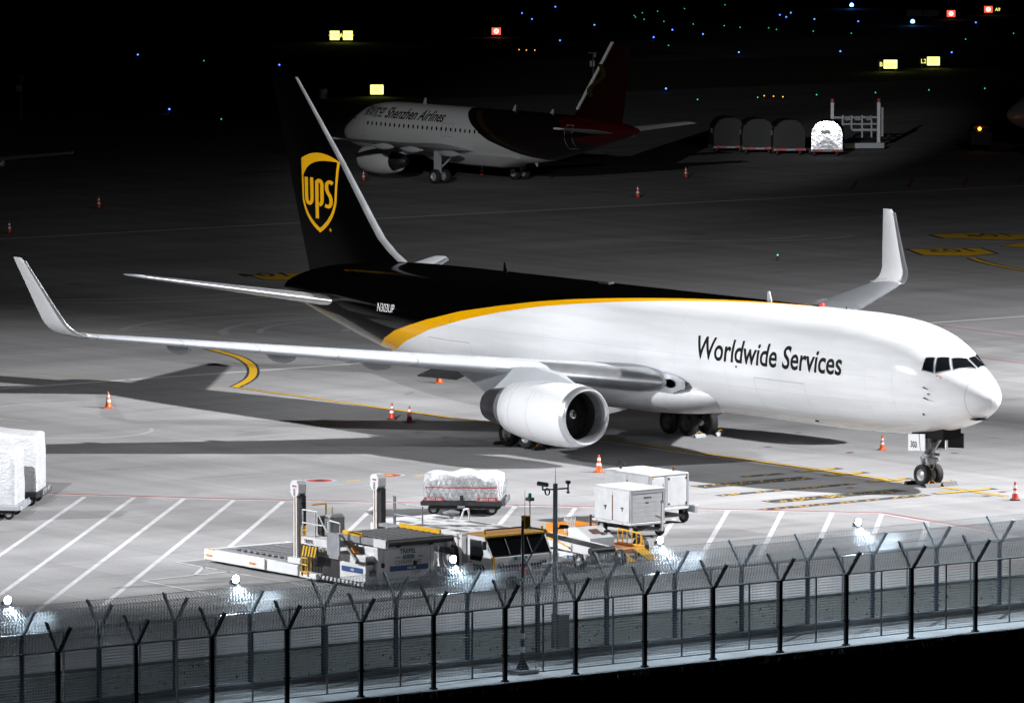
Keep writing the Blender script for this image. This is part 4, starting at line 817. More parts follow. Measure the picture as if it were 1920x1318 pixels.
put(T, 'front_grille', DARK, (.42, .45, .5, 2.5, .40, .62)); put(T, 'number_plate', mat('plate_teal', (.02, .16, .20), .4), (.42, .452, 1.15, 1.75, .78, .9)); sign_text(T, SCRT, 'MA A0427', .11, (.457, 1.45, .80), (0, 1, 0), sx=.8)
put(T, 'front_bumper', GREYV, (.40, .62, .2, 2.8, .22, .40), b=.03); put(T, 'tow_hitch', PINK, (.55, .8, 1.2, 1.8, .28, .5), b=.02); put(T, 'corner_marker', YEL, (.43, .46, .08, .2, .3, .95)); put(T, 'headlamp', GLASS, (.43, .47, .35, .6, .55, .7)); put(T, 'headlamp', GLASS, (.43, .47, 2.4, 2.65, .55, .7))
rail(T, 'bumper_rail', WV, [(.7, 2.2, .2), (.75, 2.2, .6), (.75, 2.75, .6), (.7, 2.75, .2)], .025)

# ------------------------------------------------------------------ belt loader behind the mast
T = thing('belt_loader', 'white belt loader with black conveyor behind the camera mast', 'belt loader', (13.2, -30.2, 0))
q = MB(); q.prism([(-2.2, .78), (1.6, .62), (1.6, .92), (-2.2, 1.10)], 'y', .55, .66); q.build('conveyor_side', WV, T)
q = MB(); q.prism([(-2.2, .78), (1.6, .62), (1.6, .92), (-2.2, 1.10)], 'y', 1.5, 1.6); q.build('conveyor_side', WV, T)
q = MB(); q.prism([(-2.3, 1.0), (1.65, .82), (1.65, .90), (-2.3, 1.08)], 'y', .665, 1.495); q.build('belt', mat('belt_black', (.014, .014, .015), .6), T)
q = MB(); q.cyl((1.7, .5, .80), (1.7, 1.65, .80), .14, n=18); q.build('end_roller', mat('black_rubber', (.012, .012, .013), .55), T, smooth=50)
q = MB(); q.prism([(-1.3, .35), (-1.3, 1.35), (-.75, 1.42), (.1, 1.05), (.1, .35)], 'y', 1.7, 2.9); q.build('engine_hood', WV, T, smooth=30)
q = MB(); q.box((-.35, 2.3, 1.26), (.34, .42, .02), rotm(0, .42, 0)); q.build('hood_badge', mat('badge_brown', (.18, .09, .06), .5, 0, .4, 12), T); q = MB(); q.cyl((-.9, 2.5, 1.38), (-.9, 2.5, 1.85), .05, n=10); q.build('exhaust_stack', mat('rust_brown', (.10, .06, .05), .7), T)
q = MB(); q.lathe([(0, .12), (.06, .14), (.1, .06)], (-.15, 2.75, 1.22), 'z', 14); q.build('headlamp', DARK, T)
put(T, 'chassis', WVD, (-2.3, 1.3, .6, 1.55, .35, .6), b=.03); put(T, 'drive_pod', GREYV, (-.4, 1.2, 1.62, 1.95, .28, .62), b=.03); put(T, 'number_panel', BLUEL, (.1, 1.1, .57, .594, .36, .50)); sign_text(T, SCRT, '713', .15, (.35, .565, .38), (1, 0, 0))
rail(T, 'yellow_guard', YEL, [(-2.2, .5, 1.18), (-.5, .5, 1.02), (.4, .5, .80)], .035); q = MB()
for i in range(6): q.bar((-1.55, 1.7 + .09 * i, 1.15), (-1.55, 1.8 + .09 * i, 1.75), .02, .02); q.bar((-1.55, 1.8 + .09 * i, 1.15), (-1.55, 1.7 + .09 * i, 1.75), .02, .02)
q.build('mesh_guard', WV, T)
for x in (-1.8, .9):
    for y in (.6, 2.6): wheel_set(T, (x, y, .33), .33, .22)
T = thing('beacon_pole', 'thin pole topped by a teal lamp behind the tractor cab', 'lamp pole', (12.6, -30.9, 0)); q = MB(); q.cyl((0, 0, 0), (0, 0, 2.65), .03, n=8); q.build('pole', STEEL, T); q = MB(); q.bx(-.15, .15, -.12, .12, 2.65, 2.78, .02); q.build('lamp_base', DARK, T); q = MB(); q.cyl((0, 0, 2.78), (0, 0, 2.95), .08, .06, 12); q.build('lamp_lens', mat('teal_lens', (.02, .16, .17), .2), T)

# ------------------------------------------------------------------ orange ramp dolly
T = thing('ramp_dolly', 'orange flatbed dolly with side rail and two loading ramps', 'dolly', (11.2, -28.0, 0))
put(T, 'bed', mat('orange_bed', (.50, .27, .15), .6, 0, .2, 3), (-1.0, 1.5, .9, 2.6, .30, .40)); put(T, 'bed_edge', ORG, (-1.05, 1.55, .80, .895, .26, .44)); put(T, 'bed_edge', ORG, (-1.05, 1.55, 2.605, 2.7, .26, .44)); put(T, 'bed_edge', ORG, (1.5, 1.58, .9, 2.6, .24, .42))
put(T, 'tool_box', ORG, (-1.6, -.15, .1, 1.6, .45, 1.28), b=.03)
put(T, 'box_frame', ORG, (-1.7, -.1, .05, 1.65, .3, .44))
rail(T, 'side_rail', YEL, [(-.2, 2.62, 1.02), (1.35, 2.62, .96), (1.55, 2.62, .45)], .03); rail(T, 'side_rail', YEL, [(-.2, 2.62, .48), (1.5, 2.62, .48)], .03)
for i in range(6): rail(T, 'rail_post', YEL, [(-.15 + i * .3, 2.62, .45), (-.15 + i * .3, 2.62, 1.0)], .024)
for y in (1.0, 2.1):
    q = MB(); q.prism([(1.6, .36), (1.6, .42), (2.5, .06), (2.5, .01)], 'y', y, y + .5); q.build('ramp', YEL, T); put(T, 'ramp_leg', YEL, (1.6, 1.66, y + .02, y + .08, .0, .36))
for x, y in ((-.4, .62), (.9, 2.95)):
    wheel_set(T, (x, y, .34), .34, .22); q = MB(); q.lathe([(-.13, .38), (.13, .38)], (x, y, .36), 'y', 20); q.build('mudguard', DARK, T)

# ------------------------------------------------------------------ two white box carts
CARTW = mat('cart_white', (.70, .71, .73), .5, 0, .10, 2.5, .1, 20)
def cart(name, label, loc, L, Wd, H, zb, roll):
    T = thing(name, label, 'box cart', loc, 0, 'white box carts on the apron')
    put(T, 'floor_frame', WVD, (-L - .08, .05, -.05, Wd + .05, zb - .10, zb), b=.02); put(T, 'box', CARTW, (-L, 0, 0, Wd, zb, zb + H), b=.03)
    put(T, 'roof', CARTW, (-L - .03, .03, -.03, Wd + .03, zb + H - .02, zb + H + .05), b=.025)
    put(T, 'corner_post', GREYP, (-.06, .025, -.025, .07, zb, zb + H - .02)); put(T, 'corner_post', GREYP, (-.06, .025, Wd - .07, Wd + .025, zb, zb + H - .02))
    if roll:
        for i in range(6): put(T, 'shutter_slat', mat('shutter_grey', (.55, .56, .58), .5, 0, .08, 3), (.0, .012, .09, Wd - .09, zb + .03 + i * H * .145, zb + .02 + (i + 1) * H * .145), b=.004)
        sign_text(T, INK, 'SZAGS 08', .09, (.016, Wd * .5, zb + H * .74), (0, 1, 0)); sign_text(T, INK, '1405', .09, (.016, Wd * .48, zb + H * .58), (0, 1, 0)); put(T, 'shutter_head', GREYP, (.0, .03, .06, Wd - .06, zb + H * .90, zb + H - .03)); rail(T, 'step_hoop', STEEL, [(.03, Wd * .78, zb + .28), (.03, Wd * .95, zb + .16), (.03, Wd * .95, zb + .02)], .012)
    else:
        put(T, 'door_panel', CARTW, (.0, .015, .10, Wd * .38, zb + .08, zb + H - .1)); put(T, 'door_panel', CARTW, (.0, .015, Wd * .46, Wd - .1, zb + .08, zb + H - .1)); put(T, 'frame_strip', GREYP, (.0, .02, Wd * .39, Wd * .45, zb + .02, zb + H - .04))
        for y in (Wd * .48, Wd - .14): 
            for z in (zb + .12, zb + H - .2): put(T, 'hinge', DARK, (.012, .03, y, y + .06, z, z + .08))
        put(T, 'label_strip', ORG, (.016, .02, Wd * .33, Wd * .36, zb + H * .5, zb + H * .75)); put(T, 'label_strip', YEL, (.016, .03, Wd * .05, Wd * .1, zb + H - .12, zb + H - .06))
    for x0 in (-L * .92, -L * .46):
        put(T, 'side_door', CARTW, (x0, x0 + L * .42, -.012, -.001, zb + .05, zb + H - .12)); put(T, 'door_latch', DARK, (x0 + L * .2, x0 + L * .27, -.03, -.013, zb + H * .42, zb + H * .46), (x0 + L * .23, x0 + L * .245, -.03, -.013, zb + H * .34, zb + H * .42))
    put(T, 'rust_streak', mat('rust', (.22, .10, .06), .9, 0, .5, 14), (-L * .505, -L * .485, -.014, -.002, zb + .04, zb + H * .8)); put(T, 'rust_streak', MATS['rust'], (-.04, -.02, -.03, -.026, zb + .04, zb + H * .75))
    for x in (-L * .85, -.1):
        for y in (.15, Wd - .15): wheel_set(T, (x, y, .27), .27, .18, n=18)
    put(T, 'axle', DARK, (-L * .9, .1, .3, Wd - .3, .28, .36)); put(T, 'axle_bracket', DARK, (-.25, .05, .2, .3, .3, zb - .1)); put(T, 'axle_bracket', DARK, (-.25, .05, Wd - .3, Wd - .2, .3, zb - .1))
    for x in (-L + .2, -.5): put(T, 'side_reflector', PINK, (x, x + .09, -.058, -.05, zb - .07, zb - .03))
    return T
t1 = cart('box_cart', 'white box cart with shutter front and raised tow bar, nearer one', (7.35, -21.9, 0), 2.45, 1.70, 1.32, .60, True)
put(t1, 'tow_bar', SCRT, (.46, .54, 1.18, 1.26, .28, 1.4)); q = MB(); q.lathe([(-.02, .07), (.02, .07), (.02, .045), (-.02, .045), (-.02, .07)], (.5, 1.22, 1.45), 'x', 14); q.build('tow_eye', STEEL, t1); q = MB(); q.bar((-.1, .3, .3), (.5, 1.22, .28), .06, .05); q.bar((-.1, 1.5, .3), (.5, 1.22, .28), .06, .05); q.build('tow_frame', GREYP, t1)
for x, y in ((-2.6, -.25), (-1.9, -.35)): put(t1, 'wheel_chock', DARK, (x, x + .35, y, y + .2, .0, .14))
t2 = cart('box_cart', 'white box cart with flat door panels, standing behind the other', (4.35, -18.6, 0), 3.1, 2.0, 1.36, .66, False)
put(t2, 'rear_bumper', GREYP, (-.55, .35, 2.05, 2.27, .42, .72), b=.03); q = MB(); q.cyl((-.6, 1.7, 2.1), (-.6, 1.7, 2.28), .06, n=8); q.build('roof_vent', mat('rust', (.2, .1, .06)), t2); q = MB(); q.bar((-2.5, .4, 2.1), (-2.5, .4, 2.4), .08, .08); q.bar((-2.6, .4, 2.4), (-2.2, .4, 2.36), .1, .06); q.build('exhaust', DARK, t2)

# ------------------------------------------------------------------ dollies with wrapped pallets
def wrap_mat():
    m_ = bpy.data.materials.new('plastic_wrap'); m_.use_nodes = True; n = m_.node_tree.nodes; l = m_.node_tree.links; b = n['Principled BSDF']; b.inputs['Roughness'].default_value = .30; b.inputs['Base Color'].default_value = (.72, .73, .76, 1)
    tc = n.new('ShaderNodeTexCoord'); mp = n.new('ShaderNodeMapping'); mp.inputs['Scale'].default_value = (1.2, 1.2, 3.2); mp.inputs['Rotation'].default_value = (.5, .4, 0); l.new(tc.outputs['Object'], mp.inputs[0]); z = n.new('ShaderNodeTexNoise'); z.inputs['Scale'].default_value = 2.6; z.inputs['Detail'].default_value = 5; z.inputs['Distortion'].default_value = 1.4; l.new(mp.outputs[0], z.inputs['Vector'])
    bp = n.new('ShaderNodeBump'); bp.inputs['Strength'].default_value = .8; bp.inputs['Distance'].default_value = .12; l.new(z.outputs['Fac'], bp.inputs['Height']); l.new(bp.outputs[0], b.inputs['Normal']); return m_
WRAP = wrap_mat()
def wrapped(name, label, loc, rz, L, Wd, z0, z1, lump, group, netted, band=False, slope=0):
    T = thing(name, label, 'cargo', loc, rz, group); N = 22; rr = random.Random(int(loc[0] * 7 + 99)); ph = [rr.uniform(0, 6.28) for _ in range(8)]
    def disp(p):
        x, y, z = p; k = max(0, (z - z0) / (z1 - z0)); f = .6 * math.sin(x * 2.1 + ph[0]) * math.sin(y * 2.4 + ph[1]) + .4 * math.sin(x * 5 + z * 3 + ph[2]) * math.sin(y * 4.3 + ph[3]) + .3 * math.sin(z * 5 + x * 2 + ph[4])
        s_ = 1 + lump * .16 * f * k - .035 * k**4
        return (x * s_, y * s_, z + lump * .10 * f * (k > .8) - slope * k**3 * (x / L))
    b = MB(); q = []
    def face(fn):
        g = [[disp(fn(i / N, j / N)) for i in range(N + 1)] for j in range(N + 1)]
        for j in range(N): b.strip(g[j], g[j + 1])
    def rb(x, y, z): # round the box edges
        r = .14; cx = max(-L / 2 + r, min(L / 2 - r, x)); cy = max(-Wd / 2 + r, min(Wd / 2 - r, y)); cz = min(z1 - r, z); d = Vector((x - cx, y - cy, z - cz)); return (Vector((cx, cy, cz)) + (d.normalized() * r if d.length > r else d))[:]
    face(lambda u, v: rb(L * (u - .5), -Wd / 2, z0 + (z1 - z0) * v)); face(lambda u, v: rb(L * (u - .5), Wd / 2, z0 + (z1 - z0) * v)); face(lambda u, v: rb(-L / 2, Wd * (u - .5), z0 + (z1 - z0) * v)); face(lambda u, v: rb(L / 2, Wd * (u - .5), z0 + (z1 - z0) * v)); face(lambda u, v: rb(L * (u - .5), Wd * (v - .5), z1))
    b.build('wrapped_load', WRAP, T, smooth=70)
    if netted:
        nb = MB()
        def P(u, z): # point on the front/right faces
            return disp((u, -Wd / 2 - .02, z))
        for i in range(13):
            x = -L / 2 + L * i / 12
            for s_ in (-1, 1):
                pts = [P(max(-L / 2, min(L / 2, x + s_ * .5 * k / 5)), z0 + (z1 - .1 - z0) * k / 5) for k in range(6)]; nb.tube(pts, .009, 4)
        for i in range(8):
            y = -Wd / 2 + Wd * i / 7
            for s_ in (-1, 1): nb.tube([disp((L / 2 + .02, max(-Wd / 2, min(Wd / 2, y + s_ * .4 * k / 5)), z0 + (z1 - .1 - z0) * k / 5)) for k in range(6)], .009, 4)
        o = nb.build('cargo_net', mat('net_grey', (.40, .41, .43), .7), T); o['kind'] = 'stuff'
    if band:
        nb = MB(); nb.strip([disp((L * (u - .5), -Wd / 2 - .015, z0 + (z1 - z0) * .50)) for u in np.linspace(.02, .98, 30)], [disp((L * (u - .5), -Wd / 2 - .015, z0 + (z1 - z0) * .545)) for u in np.linspace(.02, .98, 30)]); nb.build('red_band', RED, T)
    return T
def dolly(label, loc, rz, L, Wd, plates, group, light=False):
    T = thing('pallet_dolly', label, 'dolly', loc, rz, group); fm = GREYP if light else mat('dolly_dark', (.05, .05, .055), .6, .2, .25, 4)
    put(T, 'bed', fm, (-L / 2, L / 2, -Wd / 2, Wd / 2, .50, .62), b=.02); put(T, 'front_beam', fm, (-L / 2 - .05, L / 2 + .05, -Wd / 2 - .07, -Wd / 2 - .005, .42, .60), b=.015); put(T, 'side_beam', fm, (L / 2 + .055, L / 2 + .12, -Wd / 2, Wd / 2, .42, .60), b=.015); put(T, 'under_frame', DARK, (-L / 2 + .3, L / 2 - .3, -Wd / 2 + .2, Wd / 2 - .2, .26, .49))
    for x0, x1 in plates: put(T, 'red_label', PINK, (x0, x1, -Wd / 2 - .09, -Wd / 2 - .072, .62, .78)); sign_text(T, SCRT, 'B9171 NO', .14, ((x0 + x1) / 2, -Wd / 2 - .094, .65), (1, 0, 0))
    for x in (-L / 2 + .45, L / 2 - .45):
        for y in (-Wd / 2 + .4, Wd / 2 - .4): wheel_set(T, (x, y, .24), .24, .18, n=18)
    put(T, 'stop_latch', DARK, (-.06, .08, -Wd / 2 - .12, -Wd / 2 - .08, .5, .86)); put(T, 'hitch', STEEL, (-.15, .15, -Wd / 2 - .35, -Wd / 2 - .08, .36, .44))
    for i in range(5): put(T, 'side_latch', GREYP, (L / 2 + .122, L / 2 + .15, -Wd / 2 + .3 + i * .4, -Wd / 2 + .38 + i * .4, .5, .74))
    return T
AZ = math.atan2(.745, .667)
dolly('dark pallet dolly with red labels under the netted white load', (-3.9, -22.0, 0), AZ, 3.35, 2.5, ((-1.55, -.75), (.65, 1.5)), 'pallet dollies')
wrapped('wrapped_pallet', 'lumpy netted white load with a red band on dark dolly', (-3.9, -22.0, 0), AZ, 3.18, 2.35, .63, 1.66, 1.0, 'wrapped cargo loads', True, True)
d = Vector((math.cos(AZ), math.sin(AZ)))
dolly('pale pallet dolly at the left edge, nearer of two', (-14.55, -39.0, 0), AZ, 3.3, 2.5, ((-.1, .75),), 'pallet dollies', True)
wrapped('wrapped_pallet', 'tall smooth white wrapped load at the left edge, nearer of two', (-14.55, -39.0, 0), AZ, 3.1, 2.35, .63, 3.02, .25, 'wrapped cargo loads', False, slope=.25)
dolly('dark pallet dolly at the left edge, farther of two', (-18.1, -35.7, 0), AZ, 3.3, 2.5, ((-1.2, -.5),), 'pallet dollies')
wrapped('wrapped_pallet', 'tall smooth white wrapped load at the left edge, farther of two', (-18.1, -35.7, 0), AZ, 3.1, 2.35, .63, 3.1, .25, 'wrapped cargo loads', False, slope=.25)

# ------------------------------------------------------------------ traffic cones and wheel chocks
CONER = mat('cone_red', (.62, .045, .025), .45, 0, .1, 6); CONEO = mat('cone_orange', (.78, .12, .015), .45, 0, .1, 6)
def cone(label, x, y, cm, s_=1.0, tilt=0):
    T = thing('traffic_cone', label, 'cone', (x, y, 0), random.uniform(0, 1.5), 'traffic cones on the apron'); T.scale = (s_, s_, s_)
    b = MB(); b.bx(-.2, .2, -.2, .2, .002, .045, .012); b.build('base', DARK if cm is CONER else cm, T)
    b = MB(); b.lathe([(.046, .165), (.07, .15), (.16, .13), (.70, .045), (.78, .035), (.785, .02)], (0, 0, 0), 'z', 20); b.build('body', cm, T, smooth=50)
    for z0, z1 in ((.30, .42), (.52, .64)): r = lambda z: .13 - (z - .16) * .0852 / .54 * 1.0 + .003; b = MB(); b.lathe([(z0, .13 + (.045 - .13) * (z0 - .16) / .54 + .004), (z1, .13 + (.045 - .13) * (z1 - .16) / .54 + .004)], (0, 0, 0), 'z', 20); b.build('white_sleeve', mat('reflective_white', (.85, .85, .86), .35), T, smooth=50)
for args in (('traffic cone in the winglet shadow at far left', -48.7, -10.63, CONEO, 1.0), ('left one of two traffic cones beside the yellow line', -36.23, -2.69, CONER, 1.0), ('right one of two traffic cones beside the yellow line', -34.5, -2.9, CONER, 1.0), ('traffic cone half hidden under the wing, behind the pylon', -49.1, 9.4, CONEO, 1.0),
             ('traffic cone in front of the engine intake', -12.47, -8.42, CONEO, 1.0), ('bright orange traffic cone behind the nose wheels', -12.0, 7.42, CONEO, .85), ('traffic cone right of the nose wheels at right edge', 6.52, -.66, CONER, 1.0), ('distant traffic cone under the airliner engine', -173.7, 92.8, CONER, 1.0), ('distant traffic cone below the airliner tail gear', -173.7, 103.5, CONER, 1.0),
             ('distant traffic cone before the row of containers', -162.8, 114.1, CONER, 1.0), ('distant traffic cone on the far white line', -148.1, 98.3, CONER, 1.1), ('distant traffic cone on the dark apron at left', -161.6, 62.0, CONER, 1.1), ('distant traffic cone at the left edge of the picture', -146.4, 45.2, CONER, 1.0)): cone(*args)
def chock(label, x, y, m_, rz=0, L=.75): 
    T = thing('wheel_chock', label, 'wheel chock', (x, y, 0), rz, 'wheel chocks'); b = MB(); b.prism([(-.12, .003), (.12, .003), (.05, .17), (-.02, .17)], 'y', -L / 2, L / 2); b.build('block', m_, T); b = MB(); b.tube([(.0, -L * .3, .15), (.02, -L * .1, .27), (.02, L * .1, .27), (.0, L * .3, .15)], .016, 6); b.build('rope', YEL if m_ is not DARK else ORG, T)
chock('black wheel chock behind the nose wheels', -.62, -.1, DARK, 0, 1.3); chock('black wheel chock with orange rope before the nose wheels', .70, -.35, DARK, math.pi, .8); chock('black wheel chock before the nose wheels, farther side', .70, .62, DARK, math.pi, .8)
chock('dark wheel chock behind the near main wheels', -24.2, -5.2, DARK, 0, .6); chock('pale wheel chock with yellow rope before the far main wheels', -21.15, 4.05, GREYP, math.pi, .6); chock('grey wheel chock before the far main wheels', -21.15, 5.3, STEEL, math.pi, .6); chock('orange roped wheel chock before the near main wheels', -21.2, -5.2, DARK, math.pi, .6)
# ================================================================== the dark field behind: grass, airliners, containers, lit signs, lights
INF = mat('infield_grass', (.045, .085, .02), .95, 0, .4, 1.2, .5, 6)
for k, (x0, x1, y0, y1) in enumerate(((-300, -258, 120, 400), (-420, -310, 150, 232), (-430, -330, 245, 420))):
    m = MB(); m.quad((x0, y0, .02), (x1, y0, .02), (x1, y1, .02), (x0, y1, .02)); tag(m.build('infield', INF), kind='structure')
CREAM = mat('airliner_white', (.70, .70, .70), .35, 0, .06, .8); LPAINT = mat('airliner_grey', (.5, .51, .53), .4, 0, .06, 1)
def airliner(label, loc, rz, first=True):
    T = thing('parked_airliner', label, 'aircraft', loc, rz); T.scale = (.945, .945, .915)
    xs = np.array([17.7, 17.55, 17.1, 16.3, 15.2, 14.0, 12.5, 11, 8, 0, -6, -9, -12, -15, -17.5, -19.2, -19.9]); tp = np.array([3.15, 3.5, 3.9, 4.35, 4.95, 5.45, 5.75, 5.86, 5.88, 5.88, 5.88, 5.87, 5.83, 5.72, 5.55, 5.35, 5.2]); bt = np.array([3.15, 2.75, 2.45, 2.15, 1.95, 1.83, 1.77, 1.74, 1.74, 1.74, 1.8, 2.1, 2.75, 3.5, 4.15, 4.6, 4.85]); wd = np.array([.03, .38, .75, 1.1, 1.42, 1.68, 1.87, 1.95, 1.975, 1.975, 1.96, 1.88, 1.62, 1.2, .75, .4, .2])
    X = np.concatenate([np.linspace(17.7, 14, 16), np.arange(13.7, -19.9, -.4), [-19.9]]); th = np.linspace(0, 2 * np.pi, 48, endpoint=False)
    f = lambda y: pchip(-xs, y, -X); t, b, w = f(tp), f(bt), f(wd)
    P = np.stack([np.broadcast_to(X[:, None], (len(X), 48)), w[:, None] * np.sin(th), ((t + b) / 2)[:, None] + ((t - b) / 2)[:, None] * np.cos(th)], -1)
    m = MB(); m.loft([[tuple(q) for q in r_] for r_ in P]); fus = m.build('fuselage', None, T, smooth=60)
    Xg = P[..., 0].ravel(); Zg = P[..., 2].ravel(); bz = [1.7, 2.0, 2.6, 3.6, 4.7, 5.9]; xb = np.interp(Zg, bz, [-12.5, -10.8, -7.2, -3.4, -1.2, .7]); at = fus.data.attributes.new('edge_dark', 'FLOAT', 'POINT'); at.data.foreach_set('value', (xb - Xg).astype(np.float32))
    fm = bpy.data.materials.get('airliner_livery')
    if fm is None:
        fm = bpy.data.materials.new('airliner_livery'); fm.use_nodes = True; n = fm.node_tree.nodes; l = fm.node_tree.links; bs = n['Principled BSDF']; bs.inputs['Roughness'].default_value = .3
        a = n.new('ShaderNodeAttribute'); a.attribute_name = 'edge_dark'; rp = n.new('ShaderNodeValToRGB'); cr = rp.color_ramp; cr.interpolation = 'CONSTANT'; mr = n.new('ShaderNodeMapRange'); mr.inputs['From Min'].default_value = -5; mr.inputs['From Max'].default_value = 20; l.new(a.outputs['Fac'], mr.inputs['Value']); l.new(mr.outputs[0], rp.inputs['Fac'])
        cr.elements[0].color = (.70, .70, .70, 1); cr.elements[0].position = 0; cr.elements[1].position = .2; cr.elements[1].color = (.006, .005, .004, 1)
        for p_, c in ((.245, (.03, .018, .004, 1)), (.275, (.008, .005, .004, 1)), (.66, (.045, .002, .002, 1))): e = cr.elements.new(p_); e.color = c  # red and gold livery darkened in colour to stand in for dim light
        l.new(rp.outputs[0], bs.inputs['Base Color'])
    fus.data.materials.append(fm)
    def side(x, z, off=.015, sg=1):
        tt, bb, ww = [float(pchip(-xs, y, -x)) for y in (tp, bt, wd)]; c = (tt + bb) / 2; h = (tt - bb) / 2; k = max(-1, min(1, (z - c) / h)); return Vector((x, sg * (ww + off) * math.sqrt(1 - k * k), z))
    # cabin windows: small dark ovals, doors outlined
    wm = MB(); wm.add([(.11 * math.cos(a), 0, .17 * math.sin(a)) for a in np.linspace(0, 2 * math.pi, 12, endpoint=False)], [tuple(range(12))]); w0 = wm.build('cabin_window', GLASS, fus); first_w = True
    for i in range(34):
        x = 12.3 - .62 * i
        if first_w: o = w0; first_w = False
        else: o = w0.copy(); COL.objects.link(o); o.parent = fus
        o.location = side(x, 4.15); o.rotation_euler = (.12, 0, 0)
    def outline(x0, x1, z0, z1):
        q = MB(); e = .035
        for (a, c, d_, f_) in ((x0, x1, z0, z0 + e), (x0, x1, z1 - e, z1), (x0, x0 + e, z0, z1), (x1 - e, x1, z0, z1)):
            q.strip([side(a + (c - a) * k, d_, .012) for k in (0, .5, 1)], [side(a + (c - a) * k, f_, .012) for k in (0, .5, 1)]) if (f_ - d_) < .1 else q.strip([side(a, d_ + (f_ - d_) * k / 8, .012) for k in range(9)], [side(c, d_ + (f_ - d_) * k / 8, .012) for k in range(9)])
        q.build('door_outline', LINE, fus)
    outline(13.0, 13.85, 3.0, 5.1); outline(-13.6, -12.8, 3.3, 5.2); outline(1.8, 2.4, 3.55, 4.65); outline(.9, 1.5, 3.55, 4.65)
    for q4 in ([(15.35, 4.35), (15.25, 4.75), (14.75, 4.85), (14.7, 4.4)], [(16.0, 4.15), (15.7, 4.62), (15.42, 4.72), (15.5, 4.33)]):
        for sg in (1, -1): q = MB(); q.add([side(x, z, .02, sg) for x, z in q4], [(0, 1, 2, 3)]); q.build('cockpit_window', GLASS, fus)
    if first:
        for body, x0, x1, size in (('深圳航空', 13.4, 10.5, 1.0), ('Shenzhen Airlines', 10.2, 2.4, 1.0)):
            vs_, fs_ = text_mesh(body, size, 1, .25, .02); a0 = min(v[0] for v in vs_); a1 = max(v[0] for v in vs_); y0 = min(v[1] for v in vs_); y1 = max(v[1] for v in vs_); q = MB(); q.add([side(x0 + (x - a0) / (a1 - a0) * (x1 - x0), 4.66 + (y - y0) / (y1 - y0) * .86, .012) for x, y in vs_], fs_); q.build('lettering', INK, fus)
    def foil2(tc=.11):
        x_ = (1 - np.cos(np.linspace(0, np.pi, 9))) / 2; y_ = 5 * tc * (0.2969 * np.sqrt(x_) - 0.126 * x_ - 0.3516 * x_**2 + 0.2843 * x_**3 - 0.1036 * x_**4); return list(zip(x_, y_))[::-1] + list(zip(x_, -y_))[1:]
    for sg in (1, -1):
        m = MB(); m.loft([[(xl - u * ch, sg * y, z + v * ch) for u, v in foil2(tc)] for y, xl, ch, z, tc in ((1.2, 5.2, 6.6, 2.5, .13), (6.2, 2.4, 4.2, 3.05, .11), (12, -.9, 2.7, 3.75, .10), (16.7, -3.6, 1.6, 4.3, .10))]); wg = m.build('wing', LPAINT, T, smooth=40)
        for y, xe, z in ((4.2, -1.6, 2.5), (8, -1.9, 3.0), (11.5, -3.2, 3.45)):
            m = MB(); m.loft([[(xe + 1.3 - 2.8 * u, sg * y + .2 * math.sin(math.pi * u)**.6 * math.cos(a), z + .28 * math.sin(math.pi * u)**.6 * math.sin(a)) for a in np.linspace(0, 6.28, 10, endpoint=False)] for u in np.linspace(.03, .97, 7)]); m.build('flap_track_fairing', LPAINT, wg, smooth=50)
        E0 = (0, sg * 5.75, 1.75); m = MB(); m.lathe([(6.9, 1.0), (7.05, .92), (6.9, .85), (6.2, .88), (5.9, .01)], E0, 'x', 30); m.build('inlet', ALU, wg, smooth=50); m = MB(); m.lathe([(6.9, 1.0), (6.0, 1.15), (4.6, 1.17), (3.3, 1.03), (2.9, .9), (3.3, .82)], E0, 'x', 30); m.build('engine_nacelle', CREAM, wg, smooth=50); m = MB(); m.lathe([(3.6, .75), (2.7, .6), (1.9, .42), (1.7, .1)], E0, 'x', 24); m.build('engine_core', DARK, wg, smooth=50)
        m = MB(); m.loft([[(x, sg * 5.75 + a * hw, z) for a, z in ((-1, zb), (1, zb), (1, zt), (-1, zt))] for x, hw, zb, zt in ((6.0, .05, 2.8, 2.95), (4.2, .18, 2.6, 3.1), (1.5, .18, 2.3, 3.0), (-.4, .05, 2.7, 2.9))]); m.build('pylon', LPAINT, wg)
        m = MB(); m.loft([[(xl - u * ch, sg * y, z + v * ch) for u, v in foil2(.1)] for y, xl, ch, z in ((.6, -14.2, 3.6, 4.75), (6.2, -17.6, 1.5, 5.35))]); m.build('tailplane', CREAM, T, smooth=40)
        y = sg * 3.8; m = MB(); m.cyl((0, y, 2.6), (0, y, .6), .14, n=12); m.cyl((0, y - .5, .58), (0, y + .5, .58), .08, n=8); m.bar((0, y, 1.2), (0, y - sg * 1.5, 2.4), .1, .1); g = m.build('main_gear', GREYP, T)
        m = MB(); m.bx(-.45, .45, y + sg * .22, y + sg * .26, .9, 2.6); m.build('gear_door', LPAINT, T)
        for dy in (-.46, .46): wheel_set(g, (0, y + dy, .58), .58, .42)
    m = MB(); m.cyl((12.64, 0, 2.2), (12.64, 0, .4), .09, n=10); g = m.build('nose_gear', GREYP, T)
    for dy in (-.25, .25): wheel_set(g, (12.64, dy, .38), .38, .22)
    m = MB(); m.loft([[(x + 0, 1.2 * a, z) for a, z in ((-1, 1.5 + e), (-.6, 1.32 + e), (.6, 1.32 + e), (1, 1.5 + e), (1.45, 2.3), (-1.45, 2.3))] for x, e in ((6.5, .7), (5, .1), (0, 0), (-4, .05), (-6.8, .75))]); m.build('belly_fairing', CREAM, T, smooth=50)
    REDT = mat('dark_red_tail', (.016, .0015, .0015), .3, 0, .1, 1)
